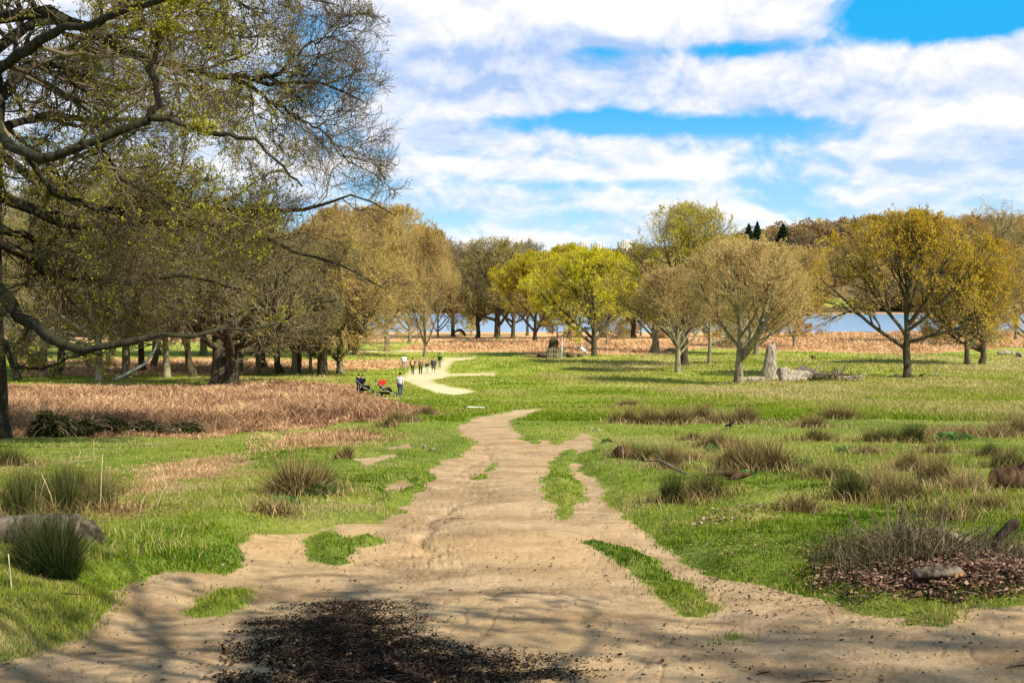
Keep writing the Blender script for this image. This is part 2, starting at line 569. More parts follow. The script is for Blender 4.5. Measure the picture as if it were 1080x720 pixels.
def terrain_material():
    m, T = new_mat('terrain')
    geo = T.new('ShaderNodeNewGeometry')
    pos = geo.outputs['Position']
    # fine pattern in metres, coarser pattern far away
    n_f = T.noise(pos, 14.0, 6, 0.65)
    n_m = T.noise(pos, 1.6, 6, 0.6)
    n_l = T.noise(pos, 0.22, 5, 0.55)
    n_xl = T.noise(pos, 0.05, 4, 0.5)
    g1 = T.mix(T.ss(n_m, 0.35, 0.65), rgb(0.080, 0.130, 0.012), rgb(0.155, 0.205, 0.026))
    g2 = T.mix(T.ss(n_l, 0.42, 0.62), g1, rgb(0.235, 0.245, 0.050))
    g = T.mix(T.m('MULTIPLY', T.ss(n_f, 0.5, 0.75), 0.55), g2, rgb(0.29, 0.27, 0.075))
    g = T.mix(T.m('MULTIPLY', T.ss(n_xl, 0.45, 0.6), 0.35), g, rgb(0.20, 0.27, 0.022))
    # the far meadow is paler and yellower
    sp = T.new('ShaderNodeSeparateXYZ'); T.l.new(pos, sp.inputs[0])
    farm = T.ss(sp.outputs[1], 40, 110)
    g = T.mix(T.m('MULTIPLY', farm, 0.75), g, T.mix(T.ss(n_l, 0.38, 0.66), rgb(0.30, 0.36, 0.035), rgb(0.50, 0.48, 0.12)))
    straw = T.mix(n_m, rgb(0.36, 0.29, 0.12), rgb(0.56, 0.46, 0.22))
    sa = T.ss(T.m('ADD', attr(T, 'straw'), T.m('MULTIPLY', T.m('SUBTRACT', T.noise(pos, 0.7, 6, 0.7), 0.5), 2.2)), 0.35, 0.95)
    g = T.mix(T.m('MULTIPLY', sa, 0.5), g, straw)
    # bracken litter
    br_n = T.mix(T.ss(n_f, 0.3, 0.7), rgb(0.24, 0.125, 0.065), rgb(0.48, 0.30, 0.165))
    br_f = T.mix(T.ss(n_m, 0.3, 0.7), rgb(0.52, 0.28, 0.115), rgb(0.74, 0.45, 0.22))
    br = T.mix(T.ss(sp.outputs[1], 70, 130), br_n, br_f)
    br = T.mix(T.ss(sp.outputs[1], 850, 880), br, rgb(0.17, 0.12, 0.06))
    ba = T.ss(T.m('ADD', attr(T, 'bracken'), T.m('MULTIPLY', T.m('SUBTRACT', T.noise(pos, 0.9, 5, 0.65), 0.5), 1.0)), 0.40, 0.62)
    g = T.mix(ba, g, br)
    # bare earth
    d_f = T.noise(pos, 22.0, 8, 0.7)
    d_s = T.noise(T.new('ShaderNodeMapping').outputs[0], 1, 1) if False else None
    mp = T.new('ShaderNodeMapping'); T.l.new(pos, mp.inputs[0]); mp.inputs['Scale'].default_value = (1.0, 1.25, 1.0)
    d_m = T.noise(mp.outputs[0], 1.1, 6, 0.62, 0.6)
    d_l = T.noise(pos, 0.33, 4, 0.5)
    e = T.mix(T.ss(d_m, 0.30, 0.70), rgb(0.31, 0.200, 0.100), rgb(0.51, 0.360, 0.205))
    e = T.mix(T.m('MULTIPLY', T.ss(d_l, 0.45, 0.65), 0.55), e, rgb(0.57, 0.37, 0.17))
    e = T.mix(T.m('MULTIPLY', T.ss(d_f, 0.56, 0.72), 0.7), e, rgb(0.20, 0.12, 0.06))
    e = T.mix(T.m('MULTIPLY', T.ss(T.noise(pos, 55.0, 3, 0.6), 0.60, 0.70), 0.6), e, rgb(0.55, 0.43, 0.28))
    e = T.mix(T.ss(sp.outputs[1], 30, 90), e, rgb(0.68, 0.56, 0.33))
    leafy = T.ss(T.noise(pos, 34.0, 2, 0.5), 0.66, 0.70)
    e = T.mix(T.m('MULTIPLY', T.m('MULTIPLY', leafy, T.ss(T.noise(pos, 0.8, 4, 0.6), 0.42, 0.6)), 0.75), e, rgb(0.12, 0.075, 0.045))
    e = T.mix(T.m('MULTIPLY', T.ss(T.noise(pos, 1.3, 8, 0.72, 1.2), 0.52, 0.62), 0.45), e, rgb(0.22, 0.145, 0.08))
    # trodden darker crust, made stronger near the viewer to paint in shade there
    crust_shade = T.ss(T.noise(mp.outputs[0], 0.7, 7, 0.68, 0.8), 0.50, 0.66)
    e = T.mix(T.m('MULTIPLY', crust_shade, T.m('SUBTRACT', 0.6, T.m('MULTIPLY', T.ss(sp.outputs[1], 8, 20), 0.4))), e, rgb(0.175, 0.115, 0.06))
    da = T.m('ADD', attr(T, 'dirt'), T.m('MULTIPLY', T.m('SUBTRACT', T.noise(pos, 6.0, 6, 0.7), 0.5), 0.9))
    dm = T.ss(da, 0.42, 0.60)
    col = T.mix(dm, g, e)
    # black rotted leaf mould
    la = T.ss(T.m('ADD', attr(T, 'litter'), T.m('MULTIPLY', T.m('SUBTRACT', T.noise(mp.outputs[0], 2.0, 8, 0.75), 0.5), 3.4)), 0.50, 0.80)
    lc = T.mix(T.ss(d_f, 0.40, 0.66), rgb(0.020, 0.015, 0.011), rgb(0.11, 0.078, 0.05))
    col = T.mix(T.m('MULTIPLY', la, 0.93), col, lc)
    hh = T.m('ADD', T.m('MULTIPLY', n_f, 0.5), T.m('ADD', T.m('MULTIPLY', d_f, 0.35), T.m('MULTIPLY', T.noise(pos, 3.0, 8, 0.7), 1.5)))
    principled(T, col, 0.95, hh, 0.6, 0.045, 0.1)
    return m


def bark_material(name, dark, light, moss=None, scale=6.0):
    m, T = new_mat(name)
    tc = T.new('ShaderNodeTexCoord')
    mp = T.new('ShaderNodeMapping'); T.l.new(tc.outputs['Object'], mp.inputs[0]); mp.inputs['Scale'].default_value = (1, 1, 0.22)
    n = T.noise(mp.outputs[0], scale, 7, 0.7, 0.4)
    c = T.mix(T.ss(n, 0.36, 0.66), rgb(*dark), rgb(*light))
    if moss:
        geo = T.new('ShaderNodeNewGeometry')
        sp = T.new('ShaderNodeSeparateXYZ'); T.l.new(geo.outputs['Normal'], sp.inputs[0])
        f = T.m('ADD', T.m('MULTIPLY', sp.outputs[2], 0.22), T.noise(tc.outputs['Object'], 1.3, 5, 0.6))
        c = T.mix(T.m('MULTIPLY', T.ss(f, 0.45, 0.8), 0.8), c, rgb(*moss))
    principled(T, c, 0.95, n, 0.9, 0.04, 0.1)
    return m


def leaf_material(name, cols, trans=0.35):
    """cols: list of colours chosen per leaf, with patches through the crown"""
    m, T = new_mat(name)
    geo = T.new('ShaderNodeNewGeometry')
    oi = T.new('ShaderNodeObjectInfo')
    tc = T.new('ShaderNodeTexCoord')
    ri = geo.outputs['Random Per Island']
    patch = T.noise(tc.outputs['Object'], 0.45, 3, 0.6)
    f = T.m('ADD', T.m('MULTIPLY', ri, 0.55), T.m('MULTIPLY', T.ss(patch, 0.3, 0.7), 0.6), clamp=True)
    cr = T.new('ShaderNodeValToRGB')
    T.l.new(f, cr.inputs[0])
    el = cr.color_ramp.elements
    el[0].position = 0.0; el[0].color = rgb(*cols[0])
    el[1].position = 1.0; el[1].color = rgb(*cols[-1])
    for i, c in enumerate(cols[1:-1]):
        e = el.new((i + 1) / (len(cols) - 1)); e.color = rgb(*c)
    hsv = T.new('ShaderNodeHueSaturation')
    T.put(hsv.inputs['Hue'], T.m('MULTIPLY_ADD', oi.outputs['Random'], 0.02, 0.49))
    T.put(hsv.inputs['Value'], T.m('MULTIPLY_ADD', oi.outputs['Random'], 0.3, 0.86))
    T.l.new(cr.outputs[0], hsv.inputs['Color'])
    out = T.new('ShaderNodeOutputMaterial')
    d_ = T.new('ShaderNodeBsdfDiffuse'); T.l.new(hsv.outputs[0], d_.inputs[0])
    t = T.new('ShaderNodeBsdfTranslucent'); T.l.new(hsv.outputs[0], t.inputs[0])
    mx = T.new('ShaderNodeMixShader'); mx.inputs[0].default_value = trans
    T.l.new(d_.outputs[0], mx.inputs[1]); T.l.new(t.outputs[0], mx.inputs[2])
    T.l.new(mx.outputs[0], out.inputs[0])
    return m


def tint_material(name, cols, rough=0.8, trans=0.25, rnd=0.5):
    """colour ramp over the tint attribute plus per-blade randomness"""
    m, T = new_mat(name)
    geo = T.new('ShaderNodeNewGeometry')
    f = T.m('ADD', attr(T, 'tint'), T.m('MULTIPLY', T.m('SUBTRACT', geo.outputs['Random Per Island'], 0.5), rnd), clamp=True)
    cr = T.new('ShaderNodeValToRGB')
    T.l.new(f, cr.inputs[0])
    el = cr.color_ramp.elements
    el[0].position = 0.0; el[0].color = rgb(*cols[0])
    el[1].position = 1.0; el[1].color = rgb(*cols[-1])
    for i, c in enumerate(cols[1:-1]):
        e = el.new((i + 1) / (len(cols) - 1)); e.color = rgb(*c)
    out = T.new('ShaderNodeOutputMaterial')
    d_ = T.new('ShaderNodeBsdfDiffuse'); T.l.new(cr.outputs[0], d_.inputs[0])
    t = T.new('ShaderNodeBsdfTranslucent'); T.l.new(cr.outputs[0], t.inputs[0])
    mx = T.new('ShaderNodeMixShader'); mx.inputs[0].default_value = trans
    T.l.new(d_.outputs[0], mx.inputs[1]); T.l.new(t.outputs[0], mx.inputs[2])
    T.l.new(mx.outputs[0], out.inputs[0])
    return m


def plain(name, col, rough=0.8, spec=0.3, vary=0.25, scale=20):
    m, T = new_mat(name)
    tc = T.new('ShaderNodeTexCoord')
    n = T.noise(tc.outputs['Object'], scale, 4, 0.6)
    c2 = tuple(c * (1 - vary) for c in col)
    principled(T, T.mix(n, rgb(*c2), rgb(*col)), rough, n, 0.2, 0.01, spec)
    return m


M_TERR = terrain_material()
B_OAK = bark_material('oak_bark', (0.016, 0.013, 0.010), (0.060, 0.050, 0.034), (0.036, 0.040, 0.014), 7.0)  # bark darkened: the crown's shade on the limbs is in the colour
B_DARK = bark_material('dark_bark', (0.030, 0.024, 0.018), (0.12, 0.095, 0.065), (0.10, 0.11, 0.03), 4.0)
B_PALE = bark_material('pale_bark', (0.12, 0.10, 0.065), (0.34, 0.29, 0.19), (0.20, 0.22, 0.06), 4.0)
B_GREY = bark_material('weathered_wood', (0.13, 0.105, 0.075), (0.50, 0.43, 0.33), None, 7.0)
B_LOG = bark_material('old_log', (0.055, 0.042, 0.03), (0.22, 0.18, 0.13), None, 9.0)
B_OLD = bark_material('old_grey_log', (0.022, 0.017, 0.012), (0.24, 0.195, 0.14), None, 11.0)
B_BLACK = bark_material('wet_dark_wood', (0.012, 0.009, 0.007), (0.07, 0.05, 0.036), None, 9.0)
B_BROWN = bark_material('rotten_wood', (0.03, 0.018, 0.01), (0.14, 0.08, 0.045), None, 9.0)
M_CUT = plain('cut_wood', (0.55, 0.27, 0.10), 0.9, 0.1, 0.5, 12)
M_TWIG = tint_material('twigs', [(0.075, 0.058, 0.036), (0.26, 0.205, 0.12)], trans=0.0, rnd=0.8)
M_TWIGO = tint_material('ochre_twigs', [(0.25, 0.175, 0.075), (0.54, 0.38, 0.17)], trans=0.0, rnd=0.8)
M_TWIGP = tint_material('pale_twigs', [(0.15, 0.125, 0.06), (0.42, 0.35, 0.18)], trans=0.0, rnd=0.8)
L_LIME = leaf_material('oak_buds', [(0.12, 0.11, 0.014), (0.25, 0.23, 0.022), (0.40, 0.38, 0.04)], 0.3)
L_YEL = leaf_material('yellow_green_leaves', [(0.36, 0.34, 0.012), (0.60, 0.54, 0.018), (0.76, 0.66, 0.045)], 0.45)
L_OCH = leaf_material('ochre_buds', [(0.30, 0.22, 0.06), (0.53, 0.39, 0.12), (0.70, 0.52, 0.19)], 0.45)
L_ORG = leaf_material('orange_green_leaves', [(0.36, 0.27, 0.016), (0.62, 0.43, 0.028), (0.76, 0.54, 0.07)], 0.45)
L_BRN = leaf_material('brown_buds', [(0.32, 0.24, 0.08), (0.56, 0.41, 0.15), (0.70, 0.53, 0.23)], 0.45)
L_OLV = leaf_material('olive_buds', [(0.19, 0.18, 0.03), (0.34, 0.31, 0.05), (0.48, 0.42, 0.09)], 0.45)
L_WILLOW = leaf_material('willow_leaves', [(0.40, 0.36, 0.03), (0.62, 0.54, 0.06), (0.75, 0.66, 0.09)])
L_CON = leaf_material('conifer_needles', [(0.012, 0.028, 0.014), (0.022, 0.045, 0.020), (0.035, 0.060, 0.025)], 0.1)

# ------------------------------------------------------------------ ground and path: one fine grid, split where the earth is bare
fine = np.deg2rad(np.linspace(-29, 29, 820))
coarse_l = np.deg2rad(np.linspace(-180, -29, 61))[:-1]
coarse_r = np.deg2rad(np.linspace(29, 180, 61))[1:]
ANG = np.concatenate([coarse_l, fine, coarse_r])
rows_py = np.concatenate([np.arange(800, 560, -1.5), np.arange(560, 344, -0.95)])
ry = np.interp(-rows_py, -_mono, _ty)
RAD = np.concatenate([[0.6, 1.5, 2.4, 3.2], ry[ry > 3.7], np.geomspace(ry.max() * 1.03, 900, 26), np.geomspace(930, 3600, 46)])
RAD = np.unique(np.round(RAD, 4))
AA, RR = np.meshgrid(ANG, RAD)
GX = (np.sin(AA) * RR); GY = (np.cos(AA) * RR)
sdv = np.full(GX.shape, -5.0)
near_mask = (GY > 2) & (GY < 330) & (np.abs(AA) < R(40))
sdv[near_mask] = dirt_sd(GX[near_mask], GY[near_mask])
GZ = height(GX, GY, sdv)
nr, na = GX.shape
pl = np.zeros((3,) + GX.shape)
for i, polys in enumerate((BRACKEN, STRAW, LITTER)):
    s_ = np.full(GX.shape, -5.0)
    s_[near_mask] = multi_sd(polys, GX[near_mask], GY[near_mask])
    wdt = np.clip(0.10 + 0.012 * np.maximum(GY, 0), 0.12, 3.0) * (1.0, 2.5, 2.6)[i]
    pl[i] = np.clip(0.5 + 0.5 * s_ / wdt, 0, 1)
# far shore reeds and brown banks
clear_ = (GX / np.maximum(GY, 1) * F + 540 > 862) & (GX / np.maximum(GY, 1) * F + 540 < 910) & (GY > 905) & (GY < 940)
_sm = np.clip(multi_sd(BRACKEN[:1] + BRACKEN[4:6], np.where(near_mask, GX, 0), np.where(near_mask, GY, 100)) * 4 + 0.5, 0, 1)
pl[0] = np.where(near_mask & (GY < 60), pl[0] * (0.55 + 0.45 * _sm), pl[0])
pl[0] = np.maximum(pl[0], 0.95 * (GY > 838) * (~clear_))
pl[0] = np.maximum(pl[0], 0.9 * sstep(225, 260, GY) * (GY < 400))
soft = np.clip(0.05 + 0.006 * np.maximum(GY, 0), 0.06, 1.5) * (1 + 1.6 * sstep(60, 110, GY))
dirt_a = np.clip(0.5 + 0.5 * sdv / soft, 0, 1)
idx = np.arange(nr * na).reshape(nr, na)
a = idx[:-1, :-1]; b = idx[:-1, 1:]; c = idx[1:, 1:]; d_ = idx[1:, :-1]
Q = np.stack([a, b, c, d_], -1).reshape(-1, 4)[:, ::-1]
V = np.stack([GX, GY, GZ], -1).reshape(-1, 3)
cell = 0.25 * (sdv[:-1, :-1] + sdv[:-1, 1:] + sdv[1:, 1:] + sdv[1:, :-1]).reshape(-1) > 0
at_all = dict(dirt=dirt_a.ravel(), bracken=pl[0].ravel(), straw=pl[1].ravel(), litter=pl[2].ravel())


def sub_grid(name, sel, extra_centre=False):
    q = Q[sel]
    used, inv = np.unique(q, return_inverse=True)
    me = make_mesh(name, V[used], inv.reshape(-1, 4), None, [M_TERR], smooth=True, attrs={k: v[used] for k, v in at_all.items()})
    o = link(name, me)
    o['kind'] = 'structure'
    return o


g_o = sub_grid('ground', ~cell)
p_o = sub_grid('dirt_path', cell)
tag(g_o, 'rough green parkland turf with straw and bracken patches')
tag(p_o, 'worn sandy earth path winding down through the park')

# ------------------------------------------------------------------ lake
m, T = new_mat('lake_water')
geo = T.new('ShaderNodeNewGeometry')
mp = T.new('ShaderNodeMapping'); T.l.new(geo.outputs['Position'], mp.inputs[0]); mp.inputs['Scale'].default_value = (1.0, 0.35, 1)
wn = T.noise(mp.outputs[0], 0.5, 4, 0.6)
pp = principled(T, rgb(0.22, 0.40, 0.60), 0.22, wn, 0.25, 0.15, 0.5)
lk = link('lake', make_mesh('lake', [(-700, 325, -9.12), (900, 325, -9.12), (900, 862, -9.12), (-700, 862, -9.12)], [(0, 1, 2, 3)], None, [m]))
lk['kind'] = 'structure'


# ------------------------------------------------------------------ tree growing
def grow(P, Rd, n, t0, t1, a0, a1, L, k, r, wander=0.2, up=0.1, env=None, rr=0.6, rmin=0.004, taper=0.25, envk=0.9, reach=False):
    B, kk, _ = P.shape
    idx = np.repeat(np.arange(B), n)
    t = (np.tile(np.arange(n), B) + r.uniform(0, 1, B * n)) / n
    t = t0 + (t1 - t0) * t
    s = t * (kk - 1)
    i0 = np.minimum(s.astype(int), kk - 2); f = (s - i0)[:, None]
    p = P[idx, i0] * (1 - f) + P[idx, i0 + 1] * f
    tan = norm(P[idx, i0 + 1] - P[idx, i0])
    rad = Rd[idx, i0] * (1 - f[:, 0]) + Rd[idx, i0 + 1] * f[:, 0]
    perp = norm(np.cross(tan, r.normal(size=tan.shape)))
    ang = (r.uniform(a0, a1, len(t)) if not reach else a1 - (a1 - a0) * np.clip(t - t0, 0, 1) / max(t1 - t0, 0.01) + r.normal(size=len(t)) * 0.15)[:, None]
    d = norm(tan * np.cos(ang) + perp * np.sin(ang) + np.array([0, 0, up]))
    ln = L * r.uniform(0.6, 1.25, len(t)) * (1.15 - 0.55 * t)
    if env is not None:
        c_, e_ = env
        q = (p - c_) / e_; dd = d / e_
        A = (dd * dd).sum(1); Bq = (q * dd).sum(1); Cq = (q * q).sum(1) - 1
        disc = np.maximum(Bq * Bq - A * Cq, 0)
        lim = (-Bq + np.sqrt(disc)) / A
        lim = np.where(Cq > 0, 0.15 * L, lim)
        if reach:
            ln = np.maximum(lim * r.uniform(0.62, 1.0, len(t)), 0.12 * L)
        else:
            lump = 0.90 + 0.30 * np.sin(q[:, 0] * 4.1 + c_[2]) * np.sin(q[:, 2] * 4.7 + 1.0) + 0.20 * np.sin(q[:, 1] * 6.3 + q[:, 0] * 3 + c_[2] * 2)
            lim = (lim + 0.06 * L) * lump
            ln = np.minimum(ln, np.maximum(lim * envk * r.uniform(0.5, 1.2, len(t)), 0.16 * L))
    out = np.empty((len(t), k, 3)); out[:, 0] = p
    st = (ln / (k - 1))[:, None]
    for j in range(1, k):
        d = norm(d + r.normal(size=d.shape) * wander + np.array([0, 0, up * 0.35]))
        out[:, j] = out[:, j - 1] + d * st
    r0 = np.maximum(rad * rr, rmin)
    ro = r0[:, None] * np.linspace(1, taper, k)[None, :]
    return out, np.maximum(ro, rmin * 0.6)


def grow_tree(seed, h=13, fork=2.4, R_=7, zb=2.5, tr=0.4, n=(9, 7, 7, 5), up=0.35, leaf=0.10, nleaf=24000, lean=0.0, lobes=0, wander=0.16,
              spread=(0.35, 1.32), bark=None, twig=None, leafmat=None, minr=0.012, trunks=1, sparse_top=0.0, flare=1.5):
    """returns trunk mesh, crown mesh; origin at the foot"""
    r = np.random.default_rng(seed)
    Rz = (h + (2.2 if h < 22 else -3.0)) / 2
    zc = h - Rz
    env = (np.array([lean * 2, 0, zc]), np.array([R_, R_, Rz]))
    k0 = 9
    tp = []
    trd = []
    for i in range(trunks):
        z = np.concatenate([[-0.4, 0.0, 0.35], np.linspace(0.9, h * 0.62, k0 - 3)])
        ox = (i - (trunks - 1) / 2) * tr * 1.6
        px_ = ox + lean * z / h * 2 + np.cumsum(r.normal(size=k0)) * 0.06 * h / 13 + ox * z / h
        py_ = np.cumsum(r.normal(size=k0)) * 0.06 * h / 13
        px_[:3] = ox; py_[:3] = 0
        tp.append(np.stack([px_, py_, z], 1))
        f = 1 - 0.85 * np.clip((z - fork * 0.6) / (h * 0.62), 0, 1) ** 0.7
        f[0] = flare + 0.2; f[1] = flare; f[2] = 1 + (flare - 1) * 0.35
        trd.append(tr * f)
    P0 = np.array(tp); R0 = np.array(trd)
    tA = (fork + 0.4) / (h * 0.62) * 0.72 + 0.2
    tA = min(tA, 0.5)
    P1, R1 = grow(P0, R0, n[0], tA, 1.0, spread[0], spread[1], h * 0.62, 8, r, wander * 0.6, up, env, 0.62, 0.03, 0.22, reach=True)
    P2, R2 = grow(P1, R1, n[1], 0.2, 1.0, 0.4, 0.95, h * 0.36, 6, r, wander, up * 0.5, env, 0.6, 0.02, 0.3)
    P3, R3 = grow(P2, R2, n[2], 0.15, 1.0, 0.35, 0.95, h * 0.19, 5, r, wander * 1.2, up * 0.4, env, 0.6, minr, 0.5)
    P4, R4 = grow(P3, R3, n[3], 0.15, 1.0, 0.3, 0.9, h * 0.09, 3, r, wander * 1.2, up * 0.3, env, 0.7, minr, 0.6, envk=1.0)
    def above(P_, R__):
        rho = np.hypot(P_[:, :, 0], P_[:, :, 1]).max(1) / R_
        k_ = P_[:, :, 2].min(1) > zb + 0.5 * r.normal(size=len(P_)) * 0.5 - 0.3 * (rho > 0.5)
        return P_[k_], R__[k_]
    P2, R2 = above(P2, R2)
    P3, R3 = above(P3, R3); P4, R4 = above(P4, R4)
    tb = Buf()
    tb.add(*tubes(P0, R0, 10)); tb.add(*tubes(P1, R1, 7)); tb.add(*tubes(P2, R2, 5))
    tm = tb.mesh('trunk', [bark], True)
    cb = Buf()
    v, q = tubes(P3, R3, 3); cb.add(v, q, mat=0, tint=np.repeat(r.uniform(0, 1, len(P3)), len(v) // len(P3)))
    v, q = tubes(P4, R4, 3); cb.add(v, q, mat=0, tint=np.repeat(r.uniform(0.3, 1, len(P4)), len(v) // len(P4)))
    if nleaf:
        ii = r.integers(0, len(P4), nleaf)
        t = r.uniform(0.2, 1.0, nleaf)[:, None] * 2
        j = np.minimum(t.astype(int), 1)[:, 0]
        f = t - j[:, None]
        C = P4[ii, j] * (1 - f) + P4[ii, j + 1] * f + r.normal(size=(nleaf, 3)) * leaf * 0.9
        w_ = np.sin(C[:, 0] * 9 / R_ + seed) * np.sin(C[:, 2] * 11 / h + seed * 2) + 0.7 * np.sin(C[:, 1] * 12 / R_ + C[:, 0] * 7 / R_) + 0.5 * np.sin(C[:, 2] * 23 / h + C[:, 0] * 15 / R_)
        C = C[r.uniform(size=len(C)) < np.clip(0.72 + 0.42 * w_, 0.16, 1.0)]
        if sparse_top:
            keep = r.uniform(size=len(C)) > sparse_top * np.clip((C[:, 2] - zc) / (h - zc), 0, 1)
            C = C[keep]
        v, q = leaves(C, leaf, r)
        cb.add(v, q, mat=1)
    cm = cb.mesh('crown', [twig, leafmat or leafmat], False)
    return tm, cm


TREES = {}


def kind_tree(key, **kw):
    TREES[key] = grow_tree(**kw)


kind_tree('vase_brown', seed=1, h=12.8, fork=2.5, R_=9.5, zb=2.0, tr=0.34, n=(20, 8, 7, 6), up=0.30, leaf=0.053, nleaf=44226, spread=(0.35, 1.2), wander=0.09,
          bark=B_PALE, twig=M_TWIGO, leafmat=L_BRN)
kind_tree('tall_yellow', seed=2, h=20.5, fork=4.0, R_=10.8, zb=3.0, tr=0.55, n=(15, 8, 8, 6), up=0.27, leaf=0.093, nleaf=44226, wander=0.13,
          bark=B_DARK, twig=M_TWIGP, leafmat=L_YEL, sparse_top=0.45)
kind_tree('round_yellow', seed=3, h=16.5, fork=2.6, R_=13.2, zb=1.6, tr=0.45, n=(17, 8, 8, 6), up=0.18, leaf=0.105, nleaf=64637, wander=0.13,
          bark=B_DARK, twig=M_TWIGP, leafmat=L_YEL)
kind_tree('right_oak', seed=4, h=16.8, fork=4.4, R_=11.0, zb=3.0, tr=0.42, n=(16, 8, 8, 6), up=0.19, leaf=0.074, nleaf=61235, wander=0.15, spread=(0.35, 1.15),
          bark=B_DARK, twig=M_TWIG, leafmat=L_ORG)
kind_tree('small_orange', seed=5, h=14.5, fork=2.0, R_=8.7, zb=2.4, tr=0.36, n=(14, 8, 7, 6), up=0.18, leaf=0.074, nleaf=40824, wander=0.15,
          bark=B_DARK, twig=M_TWIG, leafmat=L_ORG)
kind_tree('ochre_beech', seed=6, h=17, fork=2.2, R_=11.2, zb=1.6, tr=0.38, n=(17, 8, 8, 6), up=0.17, leaf=0.074, nleaf=61235, wander=0.13,
          bark=B_PALE, twig=M_TWIGO, leafmat=L_OCH)
kind_tree('bare_brown', seed=7, h=15, fork=3.0, R_=9.2, zb=2.9, tr=0.36, n=(15, 8, 8, 7), up=0.12, leaf=0.055, nleaf=27216, wander=0.2,
          bark=B_PALE, twig=M_TWIGP, leafmat=L_OLV)
kind_tree('bare_grey', seed=8, h=14.5, fork=2.8, R_=10.4, zb=2.8, tr=0.42, n=(15, 9, 8, 7), up=0.07, leaf=0.055, nleaf=20412, wander=0.22,
          bark=B_DARK, twig=M_TWIG, leafmat=L_BRN)
kind_tree('old_olive', seed=9, h=24, fork=5.0, R_=13.9, zb=4.0, tr=0.8, n=(15, 8, 7, 6), up=0.09, leaf=0.124, nleaf=22000, wander=0.24,
          bark=B_DARK, twig=M_TWIGP, leafmat=L_OLV, minr=0.03)
kind_tree('far_bare', seed=10, h=24, fork=5.0, R_=12.5, zb=4.0, tr=0.5, n=(14, 8, 7, 6), up=0.12, leaf=0.099, nleaf=8505, wander=0.22,
          bark=B_DARK, twig=M_TWIG, leafmat=L_BRN, minr=0.035)
kind_tree('veteran', seed=12, h=17, fork=3.4, R_=11.5, zb=2.8, tr=0.72, n=(13, 9, 8, 7), up=0.06, leaf=0.068, nleaf=34020, wander=0.24, trunks=2,
          bark=B_DARK, twig=M_TWIG, leafmat=L_OLV, flare=1.25)
kind_tree('gnarled', seed=13, h=31, fork=8.0, R_=9.9, zb=10.0, tr=1.5, n=(13, 6, 5, 5), up=0.12, leaf=0.124, nleaf=2550, wander=0.42,
          bark=B_PALE, twig=M_TWIGP, leafmat=L_BRN, minr=0.035)
kind_tree('willow', seed=14, h=11, fork=1.6, R_=7.3, zb=0.8, tr=0.3, n=(13, 7, 6, 6), up=-0.05, leaf=0.124, nleaf=27216, wander=0.16,
          bark=B_PALE, twig=M_TWIGP, leafmat=L_WILLOW)


kind_tree('shore_bush', seed=15, h=7.5, fork=0.4, R_=7.0, zb=0.05, tr=0.2, n=(18, 7, 6, 5), up=0.05, leaf=0.14, nleaf=22000, wander=0.14, spread=(0.3, 1.5),
          bark=B_PALE, twig=M_TWIGO, leafmat=L_BRN)


def tree_at(key, px, py, name, label, scale=1.0, sxy=None, rz=0.0, group=None, dist=None):
    tm, cm = TREES[key]
    if dist is None:
        p = gp(px, py)
    else:
        a_ = at(px, 318, dist)
        p = Vector((a_[0], dist, H(a_[0], dist)))
    root = thing(name, label, 'tree', p, rz, group)
    s = scale; w = sxy or scale
    root.scale = (w, w, s)
    link('trunk', tm, root); link('crown', cm, root)
    return root


G_MEAD = 'trees standing on the meadow'
tree_at('vase_brown', 779, 403, 'young_oak_tree', 'brown twiggy vase-shaped tree with straight pale trunk beside the short fallen log', 1.03, 1.22, 0.4, G_MEAD)
tree_at('tall_yellow', 722, 385, 'lime_tree', 'tallest yellow-green tree with wispy top behind the smaller brown-budded tree', 1.02, 0.95, 1.0, G_MEAD)
tree_at('bare_brown', 748, 384, 'oak_tree', 'twiggy brown tree with stout dark trunk between the two brown-budded trees', 0.86, 0.72, 1.9, G_MEAD)
tree_at('vase_brown', 715, 392, 'young_oak_tree', 'brown-budded tree with short dark trunk in front of the tallest yellow tree', 0.92, 0.98, 2.2, G_MEAD)
tree_at('round_yellow', 627, 376, 'maple_tree', 'wide yellow-green tree with low forked trunk right of the fenced stump', 0.98, 1.0, 0.0, G_MEAD)
tree_at('round_yellow', 565, 362, 'maple_tree', 'yellow-green tree with dark trunk behind and left of the fenced stump', 1.14, 0.98, 2.0, G_MEAD)
tree_at('ochre_beech', 797, 374, 'beech_tree', 'orange-brown tree with thin trunk behind the tall broken stump', 1.02, 1.0, 0.7, G_MEAD)
tree_at('ochre_beech', 838, 366, 'beech_tree', 'orange-brown tree whose crown reaches right to the gap over the lake', 1.12, 0.9, 3.0, G_MEAD)
tree_at('right_oak', 957, 397, 'oak_tree', 'broad rounded orange-green tree with single trunk right of the fallen tree', 1.03, 0.97, 0.3, G_MEAD)
tree_at('small_orange', 1020, 385, 'field_maple_tree', 'small orange-green tree with slim leaning trunk, left of a close pair', 0.98, 0.95, 0.9, G_MEAD)
tree_at('small_orange', 1036, 384, 'field_maple_tree', 'orange-green tree with thicker upright trunk, right of a close pair', 1.12, 1.05, 2.6, G_MEAD)
tree_at('ochre_beech', 1082, 366, 'beech_tree', 'brown tree cut by the right edge of the photo behind the pale rubble', 1.1, 0.95, 1.5, G_MEAD)
tree_at('bare_brown', 640, 366, 'hawthorn_tree', 'small bare tree behind the low forked yellow-green tree', 0.55, 0.5, 1.5, G_MEAD)
tree_at('vase_brown', 690, 371, 'hawthorn_tree', 'brown tree rising behind the pale broad stump', 1.2, 1.0, 4.5, G_MEAD)

